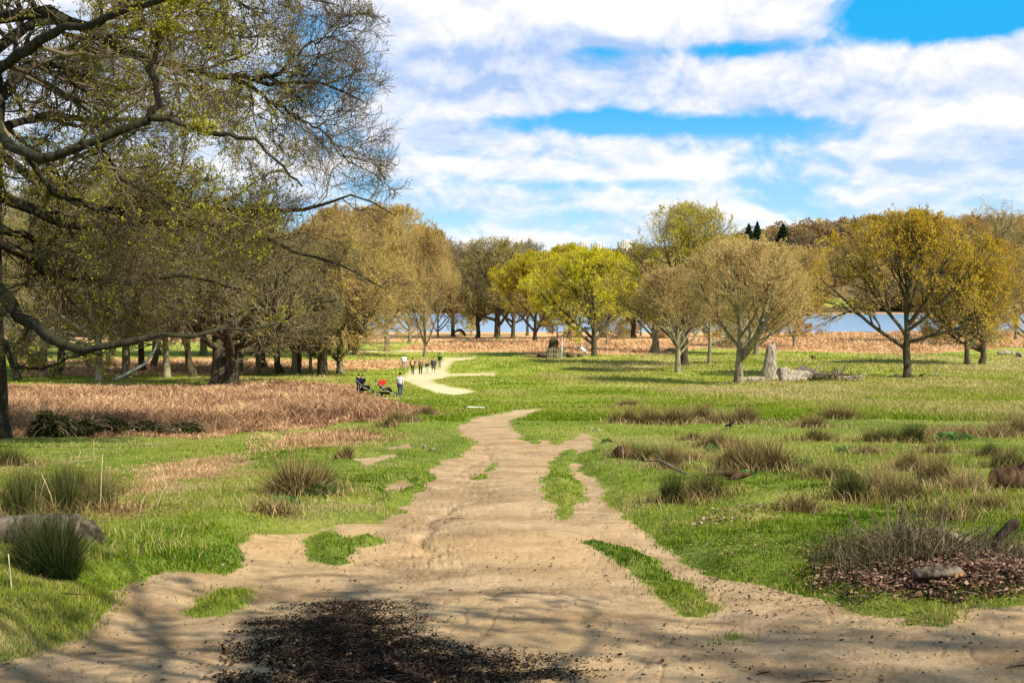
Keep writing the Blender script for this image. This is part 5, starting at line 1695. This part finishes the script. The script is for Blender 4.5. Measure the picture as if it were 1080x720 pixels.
# sticks lying on the path
for i, (px, py, l_, a_, lab) in enumerate([(862, 702, 0.16, 0.15, 'dark stick lying on the shaded earth at the bottom right'), (806, 692, 0.10, 0.5, 'small dark twig on the earth left of the bottom right stick'),
                                     (480, 547, 0.22, 0.1, 'thin dark twig lying across the middle of the path'), (60, 646, 0.45, -0.2, 'brown stick on the grass below the near left rush'),
                                     (1078, 700, 0.2, 0.3, 'stick at the bottom right corner of the earth path')]):
    p = gp(px, py, 0.012)
    o = thing('fallen_stick', lab, 'stick', p, a_, 'sticks on the ground')
    link('stick', log_mesh([(-l_ / 2, 0, 0), (-l_ * 0.1, 0.008, 0.002), (l_ * 0.2, -0.004, 0.003), (l_ / 2, 0.01, 0.0)], [0.003, 0.005, 0.004, 0.002], B_BROWN, 60 + i, 6, 0.15, 7, 'stick'), o)

# broken stump and logs on the meadow
p = gp(811, 399)
d0 = p.y
rt = thing('broken_stump', 'tall pale broken tree stump leaning behind the short log', 'stump', p)
pix = d0 / F
st = [(0, 0, -0.3), (0.0, 0, 0.1), (0.05, 0, 1.0), (0.12, 0, 2.0), (0.2, 0, 3.0), (0.34, 0, 3.5)]
link('trunk', log_mesh(st, [1.0, 0.86, 0.70, 0.58, 0.50, 0.24], B_GREY, 21, 18, 0.10, 18, 'trunk'), rt)
link('splinter', log_mesh([(0.35, 0, 3.2), (0.45, 0.05, 3.7), (0.5, 0, 4.0)], [0.22, 0.15, 0.03], B_GREY, 22, 8, 0.2, 5, 'splinter'), rt)
p = gp(793, 402)
rt = thing('short_log', 'short pale log lying between the young tree and the tall stump', 'log', p)
link('log', log_mesh([(-1.0, 0, 0.28), (-0.3, 0, 0.33), (0.5, 0.1, 0.34), (1.15, 0.1, 0.30)], [0.20, 0.27, 0.30, 0.27], B_GREY, 23, 12, 0.12, 10), rt)
p = gp(862, 401)
rt = thing('fallen_tree', 'pale fallen tree with broken limbs lying right of the tall stump', 'dead tree', p)
U = p.y / F
def fp(a_, b_, dy=0.0): return ((a_ - 862) * U, dy, (401 - b_) * U)
link('trunk', log_mesh([fp(821, 391), fp(832, 393, .3), fp(848, 395, .5), fp(868, 396, .6), fp(890, 396, .8)], [0.42, 0.48, 0.42, 0.34, 0.22], B_GREY, 24, 14, 0.16, 18, 'trunk'), rt)
for i, (pts, ra) in enumerate([
        ([fp(822, 399, -.4), fp(835, 398, -.3), (fp(850, 398, -.2))], [0.40, 0.36, 0.15]),
        ([fp(838, 392, .8), fp(848, 389, 1.2), fp(858, 391, 1.3), fp(868, 395, 1.3)], [0.18, 0.34, 0.34, 0.2]),
        ([fp(858, 397), fp(874, 393), fp(884, 394), fp(890, 390), fp(891.5, 383)], [0.2, 0.18, 0.16, 0.11, 0.04]),
        ([fp(884, 394), fp(884, 389), fp(882, 386)], [0.12, 0.1, 0.04]),
        ([fp(866, 396, .2), fp(860, 387, .2), fp(866, 385, .2), fp(874, 384, .2)], [0.10, 0.06, 0.05, 0.02]),
        ([fp(888, 397), fp(900, 396), fp(909, 395), fp(914, 391)], [0.14, 0.12, 0.10, 0.04]),
        ([fp(890, 399), fp(902, 398), fp(912, 399)], [0.10, 0.12, 0.05])]):
    link('limb', log_mesh(pts, ra, B_GREY if i not in (1, 2) else B_LOG, 25 + i, 8, 0.15, 9, 'limb'), rt)
rr_ = np.random.default_rng(8)
P = np.array([[fp(rr_.uniform(852, 905), 396, rr_.uniform(-.3, .8))] for _ in range(36)])
Pg, Rg = grow(np.concatenate([P, P + [[[0.3, 0, 0.25]]]], 1), np.full((36, 2), 0.05), 2, 0, 1, 0.2, 1.4, 1.1, 5, rr_, 0.3, 0.1, None, 0.8, 0.02)
b = Buf(); v, q = tubes(Pg, Rg, 4); b.add(v, q, tint=0.5)
link('broken_twigs', b.mesh('broken_twigs', [M_TWIG]), rt)

# the pale branch leaning in the wood
p = gp(125, 399)
rt = thing('leaning_branch', 'long pale bare branch leaning from the ground up into the left wood', 'branch', p)
link('branch', log_mesh(local([(115, 402, p.y), (126, 398, p.y), (140, 391, p.y), (152, 384, p.y), (160, 374, p.y), (165, 365, p.y), (168, 352, p.y)], p), [0.09, 0.13, 0.14, 0.13, 0.11, 0.09, 0.05], M_WHITE, 33, 8, 0.08, 16), rt)
p = gp(491, 356)
rt = thing('fallen_tree', 'dark dead trunk slanting low in front of the lake left of the oaks', 'dead tree', p)
link('branch', log_mesh(local([(476, 352, p.y), (483, 348, p.y), (487, 348, p.y), (491, 354, p.y)], p), [0.15, 0.3, 0.35, 0.3], B_DARK, 34, 8, 0.1, 8), rt)

# pale broad stump behind
p = gp(691, 372)
rt = thing('pale_stump', 'pale broad living stump under the brown tree left of the tallest one', 'stump', p)
link('trunk', log_mesh([(0, 0, -0.2), (0, 0, 0.3), (0.1, 0, 1.4), (0.05, 0, 2.8), (0.1, 0, 3.8)], [1.1, 0.85, 0.6, 0.5, 0.42], B_PALE, 35, 14, 0.1, 10, 'trunk'), rt)
for i, (px, py, w, hgt, lab) in enumerate([(708, 371, 14, 4, 'low pale log beside the pale broad stump'), (1061, 374, 18, 5, 'pale heap of broken timber near the right edge'),
                                     (945, 396, 12, 1.6, 'flat white piece of wood just left of the broad rounded tree'), (987, 395, 12, 1.8, 'flat white piece of wood right of the broad rounded tree'),
                                     (858, 378, 5, 4, 'small brown root ball in the meadow above the fallen tree')]):
    p = gp(px, py)
    W = w * p.y / F; h_ = hgt * p.y / F
    o = thing('meadow_log', lab, 'dead wood', p, 0.0, 'pieces of dead wood on the meadow')
    mt = B_GREY if i not in (4,) else B_BROWN
    link('log', log_mesh([(-W / 2, 0, h_ * 0.4), (-W * 0.1, 0, h_ * 0.55), (W * 0.2, 0.1, h_ * 0.5), (W / 2, 0.1, h_ * 0.3)], [h_ * 0.35, h_ * 0.5, h_ * 0.45, h_ * 0.2], mt, 36 + i, 10, 0.22, 9), o)
    if i == 1:
        for j in range(3):
            link('branch', log_mesh([(-W * .4 + j, -.2, h_ * .2), (j * .6, .1, h_ * .7), (W * .3 + j * .3, .2, h_ * (.6 + .2 * j))], [.12, .16, .05], B_GREY, 50 + j, 8, .2, 6, 'branch'), o)
p = gp(1076, 376)
rt = thing('hollow_log', 'round end of a hollow log at the right edge beside the pale timber', 'log', p)
link('log', log_mesh([(0, 0, 0.35), (0.2, 1.2, 0.35)], [0.42, 0.40], B_GREY, 44, 14, 0.08, 5), rt)
link('hollow', log_mesh([(-0.03, -0.03, 0.33), (0.0, 0.2, 0.33)], [0.25, 0.25], B_DARK, 45, 12, 0.1, 3, 'hollow'), rt)  # solid dark plug; paints the shade inside the hollow

# fenced stump
p = gp(586, 378)
U = p.y / F
rt = thing('fenced_stump', 'dark burnt stump standing inside the pale paling guard', 'stump', p)
link('trunk', log_mesh([(-0.5, 1.0, -0.2), (-0.5, 1.0, 0.4), (-0.35, 1.0, 1.6), (-0.2, 1.0, 2.4), (-0.1, 1.0, 2.9)], [0.9, 0.72, 0.62, 0.68, 0.4], B_DARK, 46, 14, 0.14, 12, 'trunk'), rt)
rt = thing('paling_guard', 'pale wooden paling tree guard round the dark stump', 'fence', p)
for i in range(17):
    f = i / 16
    if i < 11: x_, y_ = -1.15 + 2.3 * i / 10, 0.0
    elif i < 14: x_, y_ = 1.15, 0.45 * (i - 10)
    else: x_, y_ = -1.15, 0.45 * (i - 13)
    hh = random.uniform(1.15, 1.55) if i != 9 else 3.2
    b = Buf()
    w_ = 0.085
    v = [(x_ - w_, y_ - .02, -.1), (x_ + w_, y_ - .02, -.1), (x_ + w_, y_ + .03, -.1), (x_ - w_, y_ + .03, -.1), (x_ - w_, y_ - .02, hh), (x_ + w_, y_ - .02, hh), (x_ + w_, y_ + .03, hh), (x_ - w_, y_ + .03, hh), (x_, y_, hh + .12)]
    b.add(v, [(0, 1, 5, 4), (1, 2, 6, 5), (2, 3, 7, 6), (3, 0, 4, 7)], [(4, 5, 8), (5, 6, 8), (6, 7, 8), (7, 4, 8)])
    link('stake', b.mesh('stake', [B_PALE if i != 9 else M_WHITE]), rt)
b = Buf()
for z_ in (0.35, 1.0):
    v = [(-1.2, -.06, z_), (1.2, -.06, z_), (1.2, -.025, z_), (-1.2, -.025, z_), (-1.2, -.06, z_ + .08), (1.2, -.06, z_ + .08), (1.2, -.025, z_ + .08), (-1.2, -.025, z_ + .08)]
    b.add(v, [(0, 3, 2, 1), (4, 5, 6, 7), (0, 1, 5, 4), (1, 2, 6, 5), (2, 3, 7, 6), (3, 0, 4, 7)])
link('rail', b.mesh('rail', [B_PALE]), rt)
for i, (px, py, w, hgt, mt, lab) in enumerate([(571, 377, 10, 4, B_DARK, 'dark rotten log left of the paling guard'), (601, 377, 9, 5, B_DARK, 'dark log right against the paling guard'),
                                     (612, 377, 7, 3.5, B_DARK, 'dark log between the guard and the white slanting limb'), (615, 374, 12, 6, M_WHITE, 'white barkless limb slanting down right of the paling guard')]):
    p = gp(px, py)
    W = w * U; h_ = hgt * U
    o = thing('fallen_log', lab, 'log', p, 0.1, 'logs round the paling guard')
    if mt is M_WHITE:
        me = log_mesh([(-W * .5, 0, h_ * 1.5), (-W * .2, 0, h_ * 1.25), (W * .2, 0, h_ * .5), (W * .5, 0, h_ * .3)], [.12, .32, .28, .1], mt, 47 + i, 8, 0.15, 8)
    else:
        me = log_mesh([(-W / 2, 0, h_ * .35), (-W * .25, 0, h_ * .6), (W * .1, 0, h_ * .4), (W / 2, 0, h_ * .35)], [h_ * .2, h_ * .5, h_ * .4, h_ * .3], mt, 47 + i, 8, 0.2, 8)
    link('log', me, o)


# ------------------------------------------------------------------ people
def skin_chain(name, joints, edges, mat, parent, subdiv=1, root=0):
    me = bpy.data.meshes.new(name)
    me.from_pydata([j[0] for j in joints], edges, [])
    o = link(name, me, parent)
    me.materials.append(mat)
    md = o.modifiers.new('skin', 'SKIN')
    md.use_smooth_shade = True
    sv = me.skin_vertices[0].data if me.skin_vertices else None
    if sv is None:
        bpy.context.view_layer.objects.active = o
        o.select_set(True)
        bpy.ops.mesh.customdata_skin_add()
        o.select_set(False)
        sv = me.skin_vertices[0].data
    for i, j in enumerate(joints):
        rx = j[1]
        sv[i].radius = (rx, rx) if not hasattr(rx, '__len__') else rx
        sv[i].use_root = (i == root)
    if subdiv:
        s2 = o.modifiers.new('sub', 'SUBSURF'); s2.levels = subdiv; s2.render_levels = subdiv
    return o


def ellipsoid(name, c, rad, mat, parent, n=10, cut=None):
    th = np.linspace(0, math.pi, n); ph = np.linspace(0, 2 * math.pi, n * 2, endpoint=False)
    T_, P_ = np.meshgrid(th, ph, indexing='ij')
    v = np.stack([np.sin(T_) * np.cos(P_) * rad[0] + c[0], np.sin(T_) * np.sin(P_) * rad[1] + c[1], np.cos(T_) * rad[2] + c[2]], -1).reshape(-1, 3)
    if cut is not None: v[:, 2] = np.maximum(v[:, 2], cut)
    idx = np.arange(n * 2 * n).reshape(n, 2 * n)
    a = idx[:-1]; b = np.roll(idx, -1, 1)[:-1]; c2 = np.roll(idx, -1, 1)[1:]; d2 = idx[1:]
    q = np.stack([a, d2, c2, b], -1).reshape(-1, 4)
    return link(name, make_mesh(name, v, q, None, [mat], smooth=True), parent)


def cloth(name, col):
    return MATS.get(name) or plain(name, col, 0.9, 0.1, 0.15, 9)


SKIN = plain('skin', (0.50, 0.30, 0.21), 0.6, 0.3, 0.05, 5)


def person(px, py, hpx, label, top, bottom, hair, step=0.0, rz=0.0, long_coat=False, shorts=False, bag=None, arms=(0.0, 0.0), hat=None, group=None, carry=0, dist=None, shoes=(0.03, 0.03, 0.03)):
    """back view person, 1.75 m tall before scaling; arms: forward swing of left and right arm; carry=1: forearms bent forward"""
    p = gp(px, py)
    Hh = hpx * p.y / F
    root = thing('person', label, 'person', p, rz, group)
    s = Hh / 1.76
    root.scale = (s, s, s)
    st = step
    # body: pelvis root; feet forward/back by step (y axis is walking direction)
    J = [((0, 0, 0.95), 0.09), ((0, 0, 1.15), 0.08), ((0, 0, 1.36), (0.10, 0.07)), ((0, 0, 1.48), 0.055), ((0, 0.01, 1.56), 0.06), ((0, 0.015, 1.64), (0.078, 0.092)), ((0, 0.01, 1.73), 0.055),
         ((-0.10, 0, 0.88), 0.085), ((-0.10, st * 0.5 + 0.02, 0.49), 0.055), ((-0.10, st - 0.02, 0.10), 0.038), ((-0.11, st + 0.12, 0.04), 0.035),
         ((0.10, 0, 0.88), 0.085), ((0.10, -st * 0.5 + 0.02, 0.49), 0.055), ((0.10, -st - 0.02, 0.10), 0.038), ((0.11, -st + 0.12, 0.04), 0.035)]
    E = [(0, 1), (1, 2), (2, 3), (3, 4), (4, 5), (5, 6), (0, 7), (7, 8), (8, 9), (9, 10), (0, 11), (11, 12), (12, 13), (13, 14)]
    hands = []
    for sx, sw in ((-1, arms[0]), (1, arms[1])):
        b0 = len(J)
        fw = 0.28 if carry else 0.06
        fz = 1.10 if carry else 0.86
        J += [((sx * 0.19, 0, 1.40), 0.06), ((sx * 0.225, sw * 0.5 - 0.01, 1.13), 0.043), ((sx * 0.225, sw + fw, fz + abs(sw) * 0.2), 0.03), ((sx * 0.225, sw + fw + 0.02, fz - 0.08 + abs(sw) * 0.2), (0.022, 0.038))]
        E += [(2, b0), (b0, b0 + 1), (b0 + 1, b0 + 2), (b0 + 2, b0 + 3)]
        hb = b0 + 3
        hx, hy, hz = J[hb][0]
        for f_ in range(4):
            i0 = len(J)
            J += [((hx, hy - 0.024 + f_ * 0.016, hz - 0.05), 0.009), ((hx - sx * 0.008, hy - 0.022 + f_ * 0.016, hz - 0.085 - 0.008 * (f_ in (1, 2))), 0.008)]
            E += [(hb, i0), (i0, i0 + 1)]
        i0 = len(J)
        J += [((hx - sx * 0.01, hy + 0.045, hz - 0.03), 0.010), ((hx - sx * 0.012, hy + 0.055, hz - 0.06), 0.008)]
        E += [(hb, i0), (i0, i0 + 1)]
    body = skin_chain('body', J, E, SKIN, root, 1)
    # face details: nose and ears are small pieces of the head
    ellipsoid('hair', (0, -0.012, 1.675), (0.095, 0.108, 0.10), cloth('hair_%s' % str(hair), hair), root, 10, 1.60)
    # shirt or coat
    tj = [((0, 0, 0.90 if not long_coat else 0.66), (0.165, 0.135) if not long_coat else (0.19, 0.15)), ((0, 0, 1.17), (0.175, 0.14)), ((0, 0, 1.38), (0.19, 0.145)), ((0, 0, 1.49), 0.095)]
    te = [(0, 1), (1, 2), (2, 3)]
    for sx, sw in ((-1, arms[0]), (1, arms[1])):
        b0 = len(tj)
        fw = 0.26 if carry else 0.05
        fz = 1.10 if carry else 0.90
        tj += [((sx * 0.205, 0, 1.40), 0.075), ((sx * 0.23, sw * 0.5 - 0.01, 1.13), 0.06), ((sx * 0.228, (sw + fw) * 0.96, fz + abs(sw) * 0.2), 0.045)]
        te += [(2, b0), (b0, b0 + 1), (b0 + 1, b0 + 2)]
    skin_chain('coat' if long_coat else 'shirt', tj, te, cloth('cloth_%s' % str(top), top), root, 1, 1)
    zl = 0.12 if not shorts else 0.52
    kf = 1.0 if not shorts else 0.5
    bj = [((0, 0, 1.04), (0.15, 0.12)), ((-0.10, 0, 0.87), 0.105), ((-0.10, st * 0.5 + 0.02, 0.49), 0.078), ((0.10, 0, 0.87), 0.105), ((0.10, -st * 0.5 + 0.02, 0.49), 0.078)]
    be = [(0, 1), (1, 2), (0, 3), (3, 4)]
    if not shorts:
        bj += [((-0.10, st - 0.02, 0.09), 0.062), ((0.10, -st - 0.02, 0.09), 0.062)]
        be += [(2, 5), (4, 6)]
    skin_chain('shorts' if shorts else 'trousers', bj, be, cloth('cloth_%s' % str(bottom), bottom), root, 1, 0)
    for sx, sy in ((-1, st), (1, -st)):
        ellipsoid('shoe', (sx * 0.105, sy + 0.05, 0.045), (0.055, 0.14, 0.055), cloth('shoe_%s' % str(shoes), shoes), root, 8, 0.0)
    if hat: ellipsoid('hat', (0, 0.0, 1.72), (0.105, 0.125, 0.075), cloth('cloth_%s' % str(hat), hat), root, 8)
    if bag:
        bo = thing('backpack', label.replace('walker', 'walker\'s pack')[:60], 'backpack', (0, 0, 0))
        COL.objects.unlink(bo); bpy.data.objects.remove(bo)
        col_, w_, h_, zc_ = bag
        b = Buf()
        n = 8
        o = ellipsoid('rucksack', (0, -0.22, zc_), (w_, 0.12, h_), cloth('cloth_%s' % str(col_), col_), root, 10)
    return root


G_W = 'walkers on the far path'
person(422, 418.6, 26, 'man in pale shirt and blue jeans standing beside the red pushchair', (0.66, 0.58, 0.56), (0.035, 0.06, 0.13), (0.02, 0.015, 0.012), step=0.04, rz=-0.1, shoes=(0.5, 0.5, 0.5))
person(426, 390.5, 17, 'walker in white top and grey trousers, furthest left of the group', (0.85, 0.85, 0.88), (0.35, 0.31, 0.30), (0.25, 0.16, 0.1), step=0.1, group=G_W, arms=(0.1, -0.1), rz=0.25)
person(435.3, 395.5, 17.5, 'walker in dark clothes carrying a yellow rucksack', (0.05, 0.05, 0.045), (0.06, 0.045, 0.04), (0.05, 0.045, 0.02), step=0.06, group=G_W, bag=((0.75, 0.52, 0.20), 0.16, 0.24, 1.2), arms=(-0.12, 0.16), rz=-0.2)
person(443.5, 395.2, 17.5, 'walker in khaki hooded coat and black leggings', (0.16, 0.14, 0.06), (0.015, 0.015, 0.015), (0.14, 0.12, 0.06), step=0.22, rz=0.15, arms=(-0.15, 0.15), group=G_W, long_coat=True, hat=(0.5, 0.42, 0.2))
person(450.5, 393, 12.5, 'smaller walker in black jacket and pale blue jeans', (0.02, 0.025, 0.03), (0.40, 0.50, 0.52), (0.4, 0.3, 0.15), step=-0.18, rz=0.3, arms=(0.15, -0.12), group=G_W)
person(457.2, 394.5, 18.5, 'tall walker in purple-grey knee-length clothes with bare calves', (0.085, 0.065, 0.09), (0.09, 0.08, 0.075), (0.10, 0.055, 0.035), step=-0.2, rz=-0.15, group=G_W, shorts=True, shoes=(0.6, 0.58, 0.55), arms=(0.05, -0.05))
person(464, 388.5, 15.5, 'walker in green and black jersey, furthest right of the group', (0.02, 0.09, 0.03), (0.30, 0.31, 0.28), (0.02, 0.02, 0.02), step=0.14, group=G_W, arms=(0.15, -0.15), bag=((0.015, 0.02, 0.02), 0.2, 0.08, 1.08))
G_K = 'children beside the dark pushchair'
person(378.3, 414.3, 19.5, 'dark-haired child in navy jacket, left of the two at the dark pushchair', (0.02, 0.02, 0.05), (0.02, 0.02, 0.03), (0.015, 0.01, 0.01), step=0.03, rz=0.5, group=G_K)
person(382.2, 414.0, 18.3, 'child in dark maroon jacket, right of the two at the dark pushchair', (0.07, 0.03, 0.06), (0.03, 0.02, 0.035), (0.02, 0.012, 0.01), step=0.05, rz=-0.4, group=G_K)


# ------------------------------------------------------------------ pushchairs
def bar(pts, rad, mat, name, parent, sides=8, k=None):
    p = np.array(pts, float)[None]
    v, q, t = tubes(p, np.full((1, p.shape[1]), rad), sides, cap=True)
    b = Buf(); b.add(v, q, t)
    return link(name, b.mesh(name, [mat], True), parent)


def wheel(c, rad, parent):
    a = np.linspace(0, 2 * math.pi, 19)
    ring = np.stack([c[0] + np.cos(a) * rad, np.full(19, c[1]), c[2] + np.sin(a) * rad], 1)[None]
    v, q = tubes(ring, np.full((1, 19), 0.032), 6)
    b = Buf(); b.add(v, q)
    w = link('wheel', b.mesh('wheel', [cloth('rubber', (0.012, 0.012, 0.012))], True), parent)
    b = Buf()
    for j in range(6):
        an = j * math.pi / 3
        v, q = tubes(np.array([[[c[0], c[1], c[2]], [c[0] + math.cos(an) * rad, c[1], c[2] + math.sin(an) * rad]]]), np.full((1, 2), 0.012), 5)
        b.add(v, q)
    v, q, t = tubes(np.array([[[c[0], c[1] - .04, c[2]], [c[0], c[1] + .04, c[2]]]]), np.full((1, 2), 0.04), 8, cap=True); b.add(v, q, t)
    link('hub', b.mesh('hub', [cloth('alloy', (0.38, 0.38, 0.40))], True), w)


def pushchair(px, py, rz, hood, seat, label, s=1.0):
    """side on: handle at -x, front wheel at +x"""
    p = gp(px, py)
    root = thing('pushchair', label, 'pushchair', p, rz, 'pushchairs on the grass')
    root.scale = (s,) * 3
    AL = cloth('alloy', (0.38, 0.38, 0.40)); BK = cloth('rubber', (0.012, 0.012, 0.012))
    for sy in (-0.26, 0.26):
        bar([(-0.55, sy, 1.02), (-0.30, sy, 0.80), (0.10, sy, 0.45), (0.62, sy * 0.5, 0.16)], 0.016, AL, 'frame_tube', root)
        bar([(-0.10, sy, 0.62), (-0.32, sy, 0.18)], 0.015, AL, 'frame_tube', root)
        wheel((-0.34, sy * 1.15, 0.17), 0.15, root)
    wheel((0.66, 0.07, 0.13), 0.11, root)
    wheel((0.66, -0.07, 0.13), 0.11, root)
    bar([(-0.55, -0.27, 1.02), (-0.62, 0.0, 1.06), (-0.55, 0.27, 1.02)], 0.035, BK, 'handle', root)
    # seat: reclined shell
    b = Buf()
    prof = np.array([(-0.42, 0.92), (-0.30, 0.66), (-0.16, 0.50), (0.10, 0.46), (0.26, 0.50), (0.42, 0.36)])
    k = len(prof)
    vv = []
    for (x_, z_) in prof:
        for y_, dz in ((-0.22, 0.10), (-0.19, 0.0), (0.19, 0.0), (0.22, 0.10)): vv.append((x_, y_, z_ + dz))
    for (x_, z_) in prof:
        for y_, dz in ((-0.24, 0.10), (-0.20, -0.05), (0.20, -0.05), (0.24, 0.10)): vv.append((x_, y_, z_ + dz - 0.01))
    q = []
    for i in range(k - 1):
        for j in range(3):
            a0 = i * 4 + j; q.append((a0, a0 + 1, a0 + 5, a0 + 4)); b0 = a0 + k * 4; q.append((b0, b0 + 4, b0 + 5, b0 + 1))
        for j in (0, 3):
            a0 = i * 4 + j; b0 = a0 + k * 4; q.append((a0, a0 + 4, b0 + 4, b0))
    for i in (0, k - 1):
        for j in range(3):
            a0 = i * 4 + j; b0 = a0 + k * 4; q.append((a0, b0, b0 + 1, a0 + 1))
    b.add(vv, q)
    link('seat', b.mesh('seat', [cloth('cloth_%s' % str(seat), seat)], True), root)
    # hood: quarter shell of thick cloth
    hv = []
    na_, nb_ = 9, 9
    for sh in (1.0, 0.93):
        for i in range(na_):
            a = R(178 - i * 125 / (na_ - 1))
            for j in range(nb_):
                bta = R(-80 + 160 * j / (nb_ - 1))
                hv.append((-0.10 + 0.40 * sh * math.cos(a) * math.cos(bta), 0.26 * sh * math.sin(bta), 0.72 + 0.40 * sh * math.sin(a) * math.cos(bta)))
    q = []
    N_ = na_ * nb_
    for i in range(na_ - 1):
        for j in range(nb_ - 1):
            a0 = i * nb_ + j
            q.append((a0, a0 + 1, a0 + nb_ + 1, a0 + nb_)); q.append((a0 + N_, a0 + nb_ + N_, a0 + nb_ + 1 + N_, a0 + 1 + N_))
    for i in range(na_ - 1):
        for j in (0, nb_ - 1):
            a0 = i * nb_ + j; q.append((a0, a0 + nb_, a0 + nb_ + N_, a0 + N_))
    for j in range(nb_ - 1):
        for i in (0, na_ - 1):
            a0 = i * nb_ + j; q.append((a0, a0 + N_, a0 + N_ + 1, a0 + 1))
    b = Buf(); b.add(hv, q)
    link('hood', b.mesh('hood', [cloth('cloth_%s' % str(hood), hood)], True), root)
    # basket
    b = Buf()
    v = [(-0.28, -0.2, 0.18), (0.30, -0.2, 0.18), (0.30, 0.2, 0.18), (-0.28, 0.2, 0.18), (-0.33, -0.23, 0.32), (0.36, -0.23, 0.30), (0.36, 0.23, 0.30), (-0.33, 0.23, 0.32)]
    b.add(v, [(0, 3, 2, 1), (0, 1, 5, 4), (1, 2, 6, 5), (2, 3, 7, 6), (3, 0, 4, 7)])
    link('basket', b.mesh('basket', [BK]), root)
    return root


pushchair(406, 418.6, 0.0, (0.75, 0.03, 0.02), (0.015, 0.015, 0.015), 'pushchair with bright red hood, handle to the left, beside the man', 1.1)
pushchair(384, 415.5, -0.3, (0.015, 0.015, 0.02), (0.02, 0.018, 0.025), 'black pushchair beside the two children at the edge of the bracken', 1.0)


# ------------------------------------------------------------------ crow
def crow(px, py, lab, s=1.0, rz=0.0):
    p = gp(px, py)
    o = thing('crow', lab, 'bird', p, rz, 'crows on the meadow')
    o.scale = (s,) * 3
    M = cloth('feathers', (0.015, 0.015, 0.018))
    J = [((0, 0, 0.20), 0.075), ((0.10, 0, 0.25), 0.055), ((0.16, 0, 0.31), 0.04), ((0.21, 0, 0.33), 0.035), ((0.29, 0, 0.32), 0.010), ((-0.12, 0, 0.18), 0.05), ((-0.27, 0, 0.13), (0.012, 0.035)),
         ((0.0, 0.04, 0.10), 0.015), ((0.01, 0.045, 0.0), 0.007), ((0.0, -0.04, 0.10), 0.015), ((0.01, -0.045, 0.0), 0.007)]
    E = [(0, 1), (1, 2), (2, 3), (3, 4), (0, 5), (5, 6), (0, 7), (7, 8), (0, 9), (9, 10)]
    skin_chain('body', J, E, M, o, 1)


crow(918, 423.5, 'black crow standing on the right meadow above the lone orange brown clump', 1.1, 2.6)
crow(770, 454.5, 'tiny black bird on the grass right of the long brown rush row', 0.7, 0.4)
crow(972, 397.5, 'black bird on the grass just right of the broad rounded tree', 1.3, 0.2)
